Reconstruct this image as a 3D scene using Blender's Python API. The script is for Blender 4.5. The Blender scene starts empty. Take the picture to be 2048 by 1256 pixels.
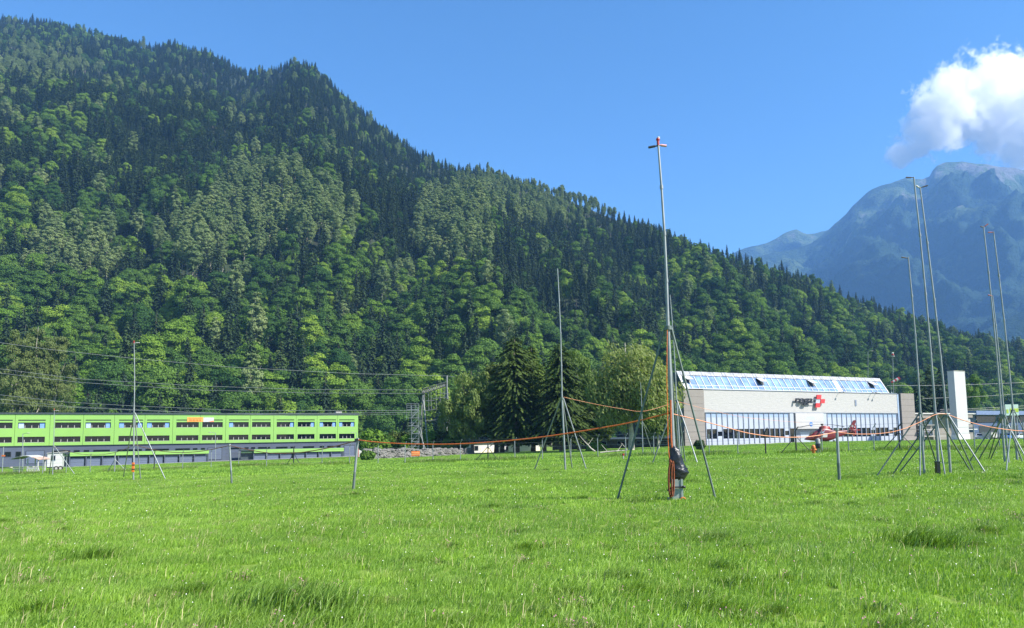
import bpy, bmesh, math, random
import numpy as np
from mathutils import Vector, Matrix, noise as mnoise

C = bpy.context.scene.collection
sc = bpy.context.scene
rad = math.radians

# ------------------------------------------------------------------ camera, sky, sun, exposure
FOC, PX0, PY0, EYE = 1450.0, 1024.0, 737.0, 1.65
PITCH, ROLL = rad(5.5), rad(-0.8)
RCAM = Matrix.Rotation(math.pi / 2 + PITCH, 3, 'X') @ Matrix.Rotation(ROLL, 3, 'Z')
RNP = np.array(RCAM)
cam_data = bpy.data.cameras.new('camera')
cam = bpy.data.objects.new('camera', cam_data)
C.objects.link(cam)
cam.matrix_world = Matrix.Translation((0, 0, EYE)) @ RCAM.to_4x4()
cam_data.sensor_width = 36.0
cam_data.lens = FOC / 2048 * 36.0
cam_data.shift_y = (PY0 - 628) / 2048
cam_data.clip_start, cam_data.clip_end = 0.1, 40000
sc.camera = cam

SUN_AZ, SUN_EL = rad(111), rad(41)
world = bpy.data.worlds.new('World')
sc.world = world
world.use_nodes = True
wn = world.node_tree
sky = wn.nodes.new('ShaderNodeTexSky')
sky.sky_type = 'NISHITA'
sky.sun_disc = False
sky.sun_elevation, sky.sun_rotation = SUN_EL, SUN_AZ
sky.air_density, sky.dust_density, sky.ozone_density = 1.0, 0.3, 3.0
sky.altitude = 600
hs = wn.nodes.new('ShaderNodeHueSaturation')
hs.inputs['Saturation'].default_value = 1.25
wn.links.new(sky.outputs[0], hs.inputs['Color'])
wn.links.new(hs.outputs[0], wn.nodes['Background'].inputs[0])
wn.nodes['Background'].inputs[1].default_value = 0.097

sun_data = bpy.data.lights.new('sun', 'SUN')
sun_data.energy, sun_data.angle, sun_data.color = 5.0, rad(0.53), (1.0, 0.95, 0.86)
sun = bpy.data.objects.new('sun', sun_data)
C.objects.link(sun)
SDIR = Vector((math.sin(SUN_AZ) * math.cos(SUN_EL), math.cos(SUN_AZ) * math.cos(SUN_EL), math.sin(SUN_EL)))
sun.rotation_euler = SDIR.to_track_quat('Z', 'Y').to_euler()
sun.location = SDIR * 300

sc.view_settings.view_transform = 'Standard'
sc.view_settings.look = 'None'
sc.view_settings.gamma = 1
sc.view_settings.exposure = 1.15
sc.cycles.volume_bounces = 14
sc.cycles.max_bounces = 16
sc.cycles.diffuse_bounces = 4
sc.cycles.glossy_bounces = 3
sc.cycles.transmission_bounces = 4
sc.cycles.transparent_max_bounces = 12
sc.cycles.use_denoising = True

# ------------------------------------------------------------------ picture-to-place helpers
def ray(px, py):
    v = RCAM @ Vector(((px - PX0) / FOC, (PY0 - py) / FOC, -1.0))
    return v
def P(px, py, depth):                         # the point seen at a pixel at a given distance (world Y)
    v = ray(px, py)
    return Vector((0, 0, EYE)) + v * (depth / v.y)
def project(p):
    v = RCAM.transposed() @ (Vector(p) - Vector((0, 0, EYE)))
    return PX0 - v.x / v.z * FOC, PY0 + v.y / v.z * FOC
def sstep(a, b, x):
    t = min(1, max(0, (x - a) / (b - a)))
    return t * t * (3 - 2 * t)
def ground_z(x, y):                           # the meadow tilts gently down to the left and away
    r = math.hypot(x, y)
    xs = max(-150.0, min(58.0, x))
    ys = max(0.0, min(260.0, y) - 30)
    t = sstep(3, 30, r)
    return (0.02 * xs - 0.01 * ys) * t
def G(px, py):                                # where a pixel's ray meets the ground
    v = ray(px, py)
    z = 0.0
    for _ in range(60):
        t = (z - EYE) / v.z
        t = max(1, min(t, 900))
        p = Vector((0, 0, EYE)) + v * t
        z = 0.5 * z + 0.5 * ground_z(p.x, p.y)
    p.z = ground_z(p.x, p.y)
    return p
def on_wall(px, py, p0, u):                   # pixel -> (distance along a facade, height)
    n = Vector((u[1], -u[0], 0))
    v = ray(px, py)
    o = Vector((0, 0, EYE))
    t = (Vector(p0) - o).dot(n) / v.dot(n)
    q = o + v * t
    return (q.x - p0[0]) * u[0] + (q.y - p0[1]) * u[1], q.z

# ------------------------------------------------------------------ material helpers
def new_mat(name):
    m = bpy.data.materials.new(name)
    m.use_nodes = True
    return m, m.node_tree, m.node_tree.nodes['Principled BSDF']
def N(nt, t, **kw):
    n = nt.nodes.new(t)
    for k, v in kw.items():
        setattr(n, k, v)
    return n
def coords(nt, scale=(1, 1, 1), kind='Object'):
    tc = N(nt, 'ShaderNodeTexCoord')
    mp = N(nt, 'ShaderNodeMapping')
    mp.inputs['Scale'].default_value = scale
    if kind == 'World':
        g = N(nt, 'ShaderNodeNewGeometry')
        nt.links.new(g.outputs['Position'], mp.inputs[0])
    else:
        nt.links.new(tc.outputs[kind], mp.inputs[0])
    return mp.outputs[0]
def noise_tex(nt, vec, scale, detail=4, rough=0.55):
    n = N(nt, 'ShaderNodeTexNoise')
    n.inputs['Scale'].default_value = scale
    n.inputs['Detail'].default_value = detail
    n.inputs['Roughness'].default_value = rough
    nt.links.new(vec, n.inputs['Vector'])
    return n.outputs['Fac']
def ramp(nt, fac, stops):
    r = N(nt, 'ShaderNodeValToRGB')
    el = r.color_ramp.elements
    while len(el) < len(stops):
        el.new(0.5)
    for e, (p, c) in zip(el, stops):
        e.position = p
        e.color = (*c, 1) if len(c) == 3 else c
    nt.links.new(fac, r.inputs[0])
    return r.outputs[0]
def mix(nt, a, b, fac, mode='MIX'):
    m = N(nt, 'ShaderNodeMix', data_type='RGBA', blend_type=mode)
    for sock, v in ((m.inputs['Factor'], fac), (m.inputs['A'], a), (m.inputs['B'], b)):
        if hasattr(v, 'is_output'):
            nt.links.new(v, sock)
        elif isinstance(v, (int, float)):
            sock.default_value = v
        else:
            sock.default_value = (*v, 1)
    return m.outputs['Result']
def bump(nt, b, h, strength, dist=0.02):
    n = N(nt, 'ShaderNodeBump')
    n.inputs['Strength'].default_value = strength
    n.inputs['Distance'].default_value = dist
    nt.links.new(h, n.inputs['Height'])
    nt.links.new(n.outputs[0], b.inputs['Normal'])
_plain = {}
def plain(name, col, rough=0.6, metal=0.0, vary=0.18, scale=3.0, bumpy=0.0):
    if name in _plain:
        return _plain[name]
    m, nt, b = new_mat(name)
    v = coords(nt)
    f = noise_tex(nt, v, scale, 5)
    c0 = tuple(x * (1 - vary) for x in col)
    c1 = tuple(min(1, x * (1 + vary)) for x in col)
    nt.links.new(ramp(nt, f, [(0.3, c0), (0.7, c1)]), b.inputs['Base Color'])
    b.inputs['Roughness'].default_value = rough
    b.inputs['Metallic'].default_value = metal
    if bumpy:
        bump(nt, b, noise_tex(nt, v, scale * 6, 6), bumpy)
    _plain[name] = m
    return m

# ------------------------------------------------------------------ mesh helpers
def mesh_np(name, verts, quads, mats=(), mat_idx=None, smooth=False):
    me = bpy.data.meshes.new(name)
    verts = np.asarray(verts, dtype=np.float32)
    quads = np.asarray(quads, dtype=np.int32)
    k = quads.shape[1]
    me.vertices.add(len(verts))
    me.vertices.foreach_set('co', verts.ravel())
    me.loops.add(quads.size)
    me.loops.foreach_set('vertex_index', quads.ravel())
    me.polygons.add(len(quads))
    me.polygons.foreach_set('loop_start', np.arange(0, quads.size, k, dtype=np.int32))
    me.polygons.foreach_set('loop_total', np.full(len(quads), k, dtype=np.int32))
    for m in mats:
        me.materials.append(m)
    if mat_idx is not None:
        me.polygons.foreach_set('material_index', np.asarray(mat_idx, dtype=np.int32))
    if smooth:
        me.polygons.foreach_set('use_smooth', np.ones(len(quads), dtype=bool))
    me.update()
    me.validate()
    return me
def obj(name, me, parent=None, link=True):
    o = bpy.data.objects.new(name, me)
    if link:
        C.objects.link(o)
    if parent is not None:
        o.parent = parent
    return o
def tag(o, label=None, cat=None, group=None, kind=None):
    for k, v in (('label', label), ('category', cat), ('group', group), ('kind', kind)):
        if v:
            o[k] = v
    return o
def thing(name, label, cat, loc=(0, 0, 0), group=None, rotz=0.0):
    o = bpy.data.objects.new(name, None)
    o.empty_display_size = 0.3
    C.objects.link(o)
    o.location = loc
    o.rotation_euler = (0, 0, rotz)
    return tag(o, label, cat, group)
class MB:                                     # collects simple solids, then builds ONE mesh
    def __init__(self):
        self.v, self.f, self.s = [], [], []
    def add(self, vs, fs, smooth=False):
        o = len(self.v)
        self.v += [tuple(v) for v in vs]
        self.f += [tuple(i + o for i in f) for f in fs]
        self.s += [smooth] * len(fs)
        return self
    def box(self, x0, x1, y0, y1, z0, z1):
        return self.add([(x0, y0, z0), (x1, y0, z0), (x1, y1, z0), (x0, y1, z0), (x0, y0, z1), (x1, y0, z1), (x1, y1, z1), (x0, y1, z1)],
                        [(0, 3, 2, 1), (4, 5, 6, 7), (0, 1, 5, 4), (1, 2, 6, 5), (2, 3, 7, 6), (3, 0, 4, 7)])
    def tube(self, pts, r, n=8, cap=True):
        pts = [Vector(p) for p in pts]
        rs = r if isinstance(r, (list, tuple)) else [r] * len(pts)
        vs, fs = [], []
        prev = None
        for i, p in enumerate(pts):
            d = (pts[min(i + 1, len(pts) - 1)] - pts[max(i - 1, 0)]).normalized()
            a = prev if prev is not None else (Vector((1, 0, 0)) if abs(d.x) < 0.8 else Vector((0, 1, 0)))
            a = (a - d * a.dot(d)).normalized()
            prev = a
            b = d.cross(a)
            for k in range(n):
                t = 2 * math.pi * k / n
                vs.append(p + (a * math.cos(t) + b * math.sin(t)) * rs[i])
        for i in range(len(pts) - 1):
            for k in range(n):
                fs.append((i * n + k, i * n + (k + 1) % n, (i + 1) * n + (k + 1) % n, (i + 1) * n + k))
        self.add(vs, fs, True)
        if cap:
            self.add(vs[:n], [tuple(range(n - 1, -1, -1))])
            self.add(vs[-n:], [tuple(range(n))])
        return self
    def bar(self, p, q, w, h):                # rectangular bar from p to q
        p, q = Vector(p), Vector(q)
        d = (q - p).normalized()
        up = Vector((0, 0, 1)) if abs(d.z) < 0.95 else Vector((0, 1, 0))
        a = d.cross(up).normalized()
        b = a.cross(d)
        vs = [p + a * sx * w / 2 + b * sy * h / 2 for sx, sy in ((-1, -1), (1, -1), (1, 1), (-1, 1))]
        vs += [q + a * sx * w / 2 + b * sy * h / 2 for sx, sy in ((-1, -1), (1, -1), (1, 1), (-1, 1))]
        return self.add(vs, [(0, 3, 2, 1), (4, 5, 6, 7), (0, 1, 5, 4), (1, 2, 6, 5), (2, 3, 7, 6), (3, 0, 4, 7)])
    def ball(self, c, r, n=10, m=7):
        c = Vector(c)
        r = (r, r, r) if isinstance(r, (int, float)) else r
        vs = [(c.x, c.y, c.z - r[2])]
        for i in range(1, m):
            t = math.pi * i / m
            for k in range(n):
                a = 2 * math.pi * k / n
                vs.append((c.x + r[0] * math.sin(t) * math.cos(a), c.y + r[1] * math.sin(t) * math.sin(a), c.z - r[2] * math.cos(t)))
        vs.append((c.x, c.y, c.z + r[2]))
        fs = [(0, 1 + (k + 1) % n, 1 + k) for k in range(n)]
        for i in range(m - 2):
            for k in range(n):
                fs.append((1 + i * n + k, 1 + i * n + (k + 1) % n, 1 + (i + 1) * n + (k + 1) % n, 1 + (i + 1) * n + k))
        e = len(vs) - 1
        fs += [(e, 1 + (m - 2) * n + k, 1 + (m - 2) * n + (k + 1) % n) for k in range(n)]
        return self.add(vs, fs, True)
    def prism(self, poly, a, b):              # polygon poly given as points, extruded from offset a to b (vectors)
        n = len(poly)
        a, b = Vector(a), Vector(b)
        vs = [Vector(p) + a for p in poly] + [Vector(p) + b for p in poly]
        return self.add(vs, [tuple(range(n - 1, -1, -1)), tuple(range(n, 2 * n))] + [(i, (i + 1) % n, n + (i + 1) % n, n + i) for i in range(n)])
    def build(self, name, mat, parent=None, fix=True):
        me = bpy.data.meshes.new(name)
        me.from_pydata(self.v, [], self.f)
        me.polygons.foreach_set('use_smooth', self.s)
        if fix:
            bm = bmesh.new()
            bm.from_mesh(me)
            bmesh.ops.recalc_face_normals(bm, faces=bm.faces)
            bm.to_mesh(me)
            bm.free()
        me.materials.append(mat)
        me.update()
        return obj(name, me, parent)

# ------------------------------------------------------------------ ground
def make_ground():
    ts = [-3000, -1200, -600, -300]
    xs = sorted(set(ts + list(range(-200, 201, 4)) + [300, 600, 1200, 3000]))
    ys = sorted(set([-600, -200, -60] + list(range(-24, 300, 4)) + [330, 400, 600, 1200, 3000, 6000]))
    V = [(x, y, ground_z(x, y)) for y in ys for x in xs]
    nx = len(xs)
    F = [(j * nx + i, j * nx + i + 1, (j + 1) * nx + i + 1, (j + 1) * nx + i) for j in range(len(ys) - 1) for i in range(nx - 1)]
    m, nt, b = new_mat('meadow_soil')
    v = coords(nt, kind='World')
    f1 = noise_tex(nt, v, 0.12, 5)
    f2 = noise_tex(nt, v, 2.5, 6, 0.7)
    a = ramp(nt, f1, [(0.35, (0.14, 0.22, 0.035)), (0.65, (0.18, 0.27, 0.045))])
    c = mix(nt, a, (0.10, 0.14, 0.035), ramp(nt, f2, [(0.45, (0, 0, 0)), (0.75, (0.8, 0.8, 0.8))]))
    nt.links.new(c, b.inputs['Base Color'])
    b.inputs['Roughness'].default_value = 0.9
    b.inputs['Specular IOR Level'].default_value = 0.1
    bump(nt, b, f2, 0.6, 0.1)
    o = obj('ground', mesh_np('ground', V, F, [m], smooth=True))
    tag(o, 'green meadow ground under the masts', None, None, 'structure')
make_ground()

# ------------------------------------------------------------------ foliage shapes
rng = np.random.default_rng(7)
def unit(n):
    v = rng.normal(size=(n, 3))
    return v / np.linalg.norm(v, axis=1, keepdims=True)
def cards(cen, nor, la, lb, droop=None):      # diamond leaf sprays
    n = len(cen)
    nor = nor / (np.linalg.norm(nor, axis=1, keepdims=True) + 1e-9)
    t = droop if droop is not None else rng.normal(size=(n, 3))
    t = t - nor * (t * nor).sum(1, keepdims=True)
    t /= np.linalg.norm(t, axis=1, keepdims=True) + 1e-9
    b = np.cross(nor, t)
    la = np.broadcast_to(np.asarray(la, float).reshape(-1, 1), (n, 1))
    lb = np.broadcast_to(np.asarray(lb, float).reshape(-1, 1), (n, 1))
    V = np.stack([cen + t * la, cen + b * lb, cen - t * la, cen - b * lb], 1).reshape(-1, 3)
    return V, np.arange(4 * n).reshape(n, 4)
def trunk_mesh(name, H, r, mat, limbs=(), lean=0.0):
    mb = MB()
    k = 6
    pts = [(lean * H * (i / k) ** 2 + 0.01 * H * math.sin(2.1 * i), 0.01 * H * math.cos(1.7 * i) - 0.01 * H, H * i / k - (0.6 if i == 0 else 0)) for i in range(k + 1)]
    mb.tube(pts, [r * (1 - 0.85 * i / k) * (1.35 if i == 0 else 1) for i in range(k + 1)], 7)
    for p, q in limbs:
        p, q = Vector(p), Vector(q)
        mid = (p + q) / 2 + Vector((0, 0, -0.05 * (q - p).length))
        mb.tube([p, mid, q], [r * 0.4, r * 0.25, r * 0.08], 5)
    me = bpy.data.meshes.new(name)
    me.from_pydata(mb.v, [], mb.f)
    me.materials.append(mat)
    me.polygons.foreach_set('use_smooth', [True] * len(me.polygons))
    return me
def foliage_mat(name, dark, light, trans=0.35, vscale=0.5):
    m, nt, b = new_mat(name)
    oi = N(nt, 'ShaderNodeObjectInfo')
    base = ramp(nt, oi.outputs['Random'], [(0.0, dark), (1.0, light)])
    f = noise_tex(nt, coords(nt), vscale, 3)
    col = mix(nt, base, mix(nt, base, (1.5, 1.42, 1.25), 1.0, 'MULTIPLY'), ramp(nt, f, [(0.38, (0, 0, 0)), (0.72, (1, 1, 1))]))
    nt.links.new(col, b.inputs['Base Color'])
    b.inputs['Roughness'].default_value = 0.75
    b.inputs['Specular IOR Level'].default_value = 0.15
    tr = N(nt, 'ShaderNodeBsdfTranslucent')
    nt.links.new(mix(nt, col, (1.1, 1.25, 0.55), 1.0, 'MULTIPLY'), tr.inputs[0])
    ms = N(nt, 'ShaderNodeMixShader')
    ms.inputs[0].default_value = trans
    nt.links.new(b.outputs[0], ms.inputs[1])
    nt.links.new(tr.outputs[0], ms.inputs[2])
    nt.links.new(ms.outputs[0], nt.nodes['Material Output'].inputs[0])
    return m
BARK = plain('bark', (0.13, 0.105, 0.085), 0.9, vary=0.4, scale=4, bumpy=0.6)
PALEBARK = plain('pale_bark', (0.36, 0.33, 0.28), 0.9, vary=0.35, scale=3, bumpy=0.4)
F_SPRUCE = foliage_mat('spruce_needles', (0.016, 0.034, 0.017), (0.040, 0.068, 0.023), 0.12)
F_LARCH = foliage_mat('larch_needles', (0.12, 0.178, 0.072), (0.195, 0.25, 0.105), 0.28)
F_BEECH = foliage_mat('beech_leaves', (0.030, 0.080, 0.017), (0.100, 0.180, 0.028), 0.26)
F_LIME = foliage_mat('lime_leaves', (0.085, 0.172, 0.022), (0.185, 0.275, 0.036), 0.28)
F_BIRCH = foliage_mat('birch_leaves', (0.095, 0.15, 0.04), (0.14, 0.19, 0.06), 0.4)

def spruce(H, R, dens=1.0, start=0.1, leaf=0.5, tip=0.85):
    cs, ns, ds, las = [], [], [], []
    z = start * H
    while z < H * 0.985:
        u = (z / H - start) / (1 - start)
        r = R * (1 - u) ** tip * (0.8 + 0.35 * rng.random()) + 0.12
        if u < 0.12:
            r *= 0.6 + 3.3 * u
        nb = max(4, int((5 + 7 * (1 - u)) * dens))
        for _ in range(nb):
            a = rng.random() * 2 * math.pi
            L = r * (0.65 + 0.5 * rng.random())
            k = max(1, int(L / (leaf * 0.8)))
            for j in range(k):
                s = (j + 0.6 + 0.4 * rng.random()) / k
                d = np.array([math.cos(a), math.sin(a), 0])
                off = rng.normal(size=3) * 0.13 * leaf
                cs.append(d * L * s + np.array([0, 0, z - 0.32 * L * s * s + 0.1 * L * s]) + off)
                ns.append(np.array([0, 0, 1]) + d * (0.35 + 0.5 * s) + rng.normal(size=3) * 0.35)
                ds.append(d * 0.9 + np.array([0, 0, -0.35]) + rng.normal(size=3) * 0.3)
                las.append(leaf * (0.75 + 0.5 * rng.random()))
        z += leaf * 0.75 / dens * (0.8 + 0.4 * rng.random())
    top = np.array([[0, 0, H - 0.25 * leaf * k] for k in range(4)])
    cs += list(top); ns += list(rng.normal(size=(4, 3))); ds += [np.array([0.1, 0, 1.0])] * 4; las += [leaf * 0.6] * 4
    la = np.array(las)
    return cards(np.array(cs), np.array(ns), la, la * 0.52, np.array(ds))
def clumpy(H, R, zc, rz, ncl, nl, leaf, rc=(0.28, 0.42), hang=0.0, shell=(0.45, 0.95), up=0.12, wind=0.0):
    cs, ns, las, ds = [], [], [], []
    for i in range(ncl):
        d = unit(1)[0]
        d[2] = d[2] * 0.9 + 0.15
        s = shell[0] + (shell[1] - shell[0]) * rng.random() ** 0.6
        taper = 1.0 if d[2] < 0 else 1 - 0.3 * d[2]
        c = np.array([d[0] * R * s * taper, d[1] * R * s * taper, zc + d[2] * rz * s])
        r = R * (rc[0] + (rc[1] - rc[0]) * rng.random())
        n = int(nl * (r / (R * 0.35)) ** 2)
        dd = unit(n)
        dd[:, 2] = np.abs(dd[:, 2]) * 0.35 + dd[:, 2] * 0.65 + 0.05
        dd += 0.5 * (c - np.array([0, 0, zc]))[None] / (R + 1e-6) * np.array([1, 1, 0.5])
        dd /= np.linalg.norm(dd, axis=1, keepdims=True)
        p = c + dd * r * np.array([1, 1, 1.0]) * (0.7 + 0.42 * rng.random((n, 1)))
        if hang:
            p[:, 2] -= hang * rng.random(n) ** 1.5
            p[:, 0] += wind * rng.random(n)
        cs.append(p)
        ns.append(dd + np.array([0, 0, up]) + rng.normal(size=(n, 3)) * 0.45)
        las.append(leaf * (0.65 + 0.7 * rng.random(n)))
        ds.append(rng.normal(size=(n, 3)) * (0.35 if hang else 1) + (np.array([wind * 0.35, 0, -1.0]) if hang else np.array([0, 0, -0.2])))
    la = np.concatenate(las)
    return cards(np.concatenate(cs), np.concatenate(ns), la, la * (0.4 if hang else 0.68), np.concatenate(ds))
def limbs_for(H, R, n, z0=0.3, z1=0.65):
    out = []
    for i in range(n):
        a = 2.4 * i + rng.random()
        z = H * (z0 + (z1 - z0) * i / max(1, n - 1))
        out.append(((0, 0, z), (math.cos(a) * R * 0.75, math.sin(a) * R * 0.75, z + 0.18 * H)))
    return out

PROTO = {}                                    # species -> list of (crown mesh, trunk mesh, height, radius)
def add_proto(sp, H, R, cr, tr):
    PROTO.setdefault(sp, []).append((cr, tr, H, R))
for i in range(5):
    H, R = (25, 28, 30, 22, 27)[i], (4.7, 4.3, 5.0, 4.8, 3.9)[i]
    V, F = spruce(H, R, 1.0 + 0.1 * (i % 2), (0.08, 0.14, 0.2, 0.1, 0.3)[i], 0.62, 0.72)
    add_proto('spruce', H, R, mesh_np('spruce_crown', V, F, [F_SPRUCE]), trunk_mesh('spruce_trunk', H * 0.97, 0.26, BARK))
for i in range(4):
    H, R = (29, 26, 30, 25)[i], (4.7, 4.3, 4.0, 5.0)[i]
    st = (0.32, 0.4, 0.26, 0.36)[i]
    V, F = clumpy(H, R * 0.86, H * (0.52 + st / 2), H * (0.5 - st / 2) * 0.98, 70, 105, 0.32, (0.24, 0.38), shell=(0.3, 1.0))
    V2, F2 = spruce(H, R * 0.7, 0.5, st, 0.5, 0.7)
    V, F = np.concatenate([V, V2]), np.concatenate([F, F2 + len(V)])
    add_proto('larch', H, R, mesh_np('larch_crown', V, F, [F_LARCH]), trunk_mesh('larch_trunk', H * 0.95, 0.24, PALEBARK, limbs_for(H, R, 5, 0.4, 0.7), 0.01))
for sp, fm in (('beech', F_BEECH), ('lime', F_LIME)):
    for i in range(5):
        H, R = (20, 23, 18, 21, 24)[i], (6.6, 7.0, 7.2, 6.0, 6.2)[i]
        V, F = clumpy(H, R, H * 0.55, H * 0.46, (34, 40, 38, 32, 42)[i], 210, 0.36, (0.3, 0.46))
        add_proto(sp, H, R, mesh_np(sp + '_crown', V, F, [fm]), trunk_mesh(sp + '_trunk', H * 0.8, 0.3, BARK, limbs_for(H, R, 6)))

# ------------------------------------------------------------------ the wooded mountainside
def interp(tab, x):
    xs, ys = zip(*tab)
    return float(np.interp(x, xs, ys))
SKY_Y = [(-700, -60), (-300, 0), (0, 32), (100, 42), (200, 66), (300, 92), (345, 84), (400, 102), (440, 118), (480, 140), (545, 138), (590, 122),
         (630, 134), (660, 168), (700, 207), (750, 246), (800, 280), (850, 305), (900, 325), (960, 334), (1020, 348), (1100, 372), (1150, 388),
         (1250, 428), (1350, 467), (1400, 487), (1450, 497), (1500, 512), (1560, 532), (1650, 562), (1700, 587), (1800, 622), (1880, 648),
         (1960, 672), (2048, 694), (2200, 735), (2500, 800)]
BASE_D = [(-700, 215), (0, 232), (500, 250), (716, 262), (1024, 285), (1400, 335), (1800, 390), (2048, 430), (2500, 520)]
TOP_D = [(-700, 1500), (0, 1350), (330, 1230), (590, 1130), (900, 900), (1400, 720), (1700, 740), (2048, 860), (2500, 1000)]
def hill_point(px, t):
    Db, Ds = interp(BASE_D, px), interp(TOP_D, px)
    hz = 876.6 - (px - 1024) * 0.01396
    ys = interp(SKY_Y, px) + 0.62 * 17 * FOC / Ds
    yb = hz + 5.5 * FOC / Db
    k = 1 - Db / Ds
    if t <= 1:
        D = Db / (1 - t * k)
        q = P(px, yb + (ys - yb) * t, D)
        w = math.sin(math.pi * min(1, t)) ** 0.7
        nz = mnoise.fractal(Vector((q.x / 210.0, q.y / 260.0, 3.7)), 0.9, 2.1, 4)
        gully = abs(mnoise.noise(Vector((q.x / 90.0 + 0.15 * q.y / 90.0, q.y / 420.0, 9.1))))
        q.z += w * (34 * nz + 40 * (gully - 0.3)) * (D / 600.0) ** 0.9
        if t < 0.05:
            q.z -= 1.0
        return q
    D = Ds * (1 + 0.6 * (t - 1))
    q = P(px, ys, Ds)
    f = D / Ds
    return Vector((q.x * f, q.y * f, q.z - 420 * (t - 1) - 500 * (t - 1) ** 2))
def make_hill():
    cols = [-700 + 40 * i for i in range(81)]
    rows = [i / 60 for i in range(61)] + [1.02, 1.08, 1.2, 1.5, 2.0]
    V = [hill_point(px, t) for t in rows for px in cols]
    nx = len(cols)
    F = [(j * nx + i, j * nx + i + 1, (j + 1) * nx + i + 1, (j + 1) * nx + i) for j in range(len(rows) - 1) for i in range(nx - 1)]
    m, nt, b = new_mat('forest_floor')
    v = coords(nt, kind='World')
    f = noise_tex(nt, v, 0.05, 6, 0.7)
    nt.links.new(ramp(nt, f, [(0.35, (0.014, 0.020, 0.008)), (0.6, (0.024, 0.042, 0.012)), (0.85, (0.035, 0.052, 0.018))]), b.inputs['Base Color'])
    b.inputs['Roughness'].default_value = 0.95
    o = obj('hill', mesh_np('hill', [tuple(v) for v in V], F, [m], smooth=True))
    tag(o, 'steep wooded mountainside behind the buildings', None, None, 'structure')
make_hill()

# tree positions: jittered over the slope, thinned so crowns just touch
def plant_forest():
    r = random.Random(11)
    cell = {}
    out = []
    tries = 130000
    for _ in range(tries):
        px = r.uniform(-260, 2300)
        # more tries where the slope covers more ground
        t = r.random() ** 0.55
        q = hill_point(px, min(1.0, t * 1.01))
        Dn = q.y
        sp_min = 5.6 if Dn < 420 else (5.6 if t < .7 else 5.0)
        if mnoise.noise(Vector((q.x / 38.0, q.y / 45.0, 21.0))) < -0.60:
            continue
        key = (int(q.x // 6), int(q.y // 6))
        ok = True
        for i in (-1, 0, 1):
            for j in (-1, 0, 1):
                for w in cell.get((key[0] + i, key[1] + j), ()):
                    if (w.x - q.x) ** 2 + (w.y - q.y) ** 2 < sp_min ** 2:
                        ok = False
        if not ok:
            continue
        cell.setdefault(key, []).append(q)
        out.append((px, t, q))
    return out
def species_at(px, py, q, r):
    # which kind grows where, read off the photograph: dark spruce high up, pale larch in belts, broadleaf low down
    n1 = mnoise.noise(Vector((q.x / 60.0, q.y / 60.0, 1.3)))
    n2 = mnoise.noise(Vector((q.x / 45.0, q.y / 55.0, 7.9)))
    top = interp(SKY_Y, px)
    u = (py - top) / max(60, 880 - top)      # 0 at the skyline, 1 at the foot
    larch = 0.0
    for cx, cy, rx, ry, s in ((530, 440, 110, 70, .85), (400, 520, 90, 70, .6), (900, 505, 70, 90, .8), (110, 540, 120, 60, .5), (800, 590, 60, 60, .4),
                              (1100, 420, 170, 60, .45), (960, 390, 120, 50, .4), (640, 480, 80, 70, .6), (60, 150, 160, 60, .35)):
        larch = max(larch, s * math.exp(-((px - cx) / rx) ** 2 - ((py - cy) / ry) ** 2))
    leafy = 0.08 + 0.58 * sstep(0.28, 0.8, u + 0.45 * n1)
    if px > 1350:
        leafy = 0.15 + 0.6 * sstep(0.12, 0.5, u + 0.45 * n1)
    if px < 300 and py < 420:
        leafy = max(leafy, 0.45 * sstep(-.1, .4, n1))
    if larch > 0.32 + 0.2 * n2 + 0.25 * (r.random() - 0.5):
        return 'larch'
    if r.random() < leafy:
        return 'lime' if r.random() < 0.30 + 0.5 * n2 else 'beech'
    return 'spruce' if r.random() < 0.97 else 'larch'
TREES = []
_r = random.Random(5)
for px, t, q in plant_forest():
    qx, qy = project(q)
    sp = species_at(px, qy, q, _r)
    k = _r.randrange(len(PROTO[sp]))
    s = _r.uniform(0.58, 1.12) * (1.12 if sp == 'larch' else 1.0) * ((0.8 if px < 800 else 0.62) if t > 0.88 else 1.0)
    if t > 0.45:
        s *= 0.9
    if 40 < px < 360 and 650 < qy < 760 and q.y < 420:      # the young regrowth on the cleared patch
        if _r.random() < 0.85:
            sp, k, s = ('lime' if _r.random() < .6 else 'beech'), _r.randrange(5), _r.uniform(0.28, 0.5)
    TREES.append([sp, k, s, _r.uniform(0, 6.283), q])
print('trees', len(TREES))
# what each tree shows above the ones in front of it
order = sorted(range(len(TREES)), key=lambda i: TREES[i][4].y)
sky_line = np.full(2048, 1300.0)
vis = {}
for i in order:
    sp, k, s, rz, q = TREES[i]
    _, _, H, R = PROTO[sp][k]
    cx, yb = project(q)
    _, yt = project(q + Vector((0, 0, H * s)))
    hw = R * s * FOC / q.y * 0.8
    a, b = int(max(0, cx - hw)), int(min(2048, cx + hw))
    if b > a and yt < 880:
        seg = sky_line[a:b]
        vis[i] = float(np.maximum(0, np.minimum(seg, yb) - yt).sum())
        tri = yt + np.abs(np.arange(a, b) - cx) / max(1, hw) * (yb - yt) * (0.7 if sp == 'spruce' else 0.3)
        sky_line[a:b] = np.minimum(seg, tri)
big = set(sorted(vis, key=lambda i: -vis[i])[:294])

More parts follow.
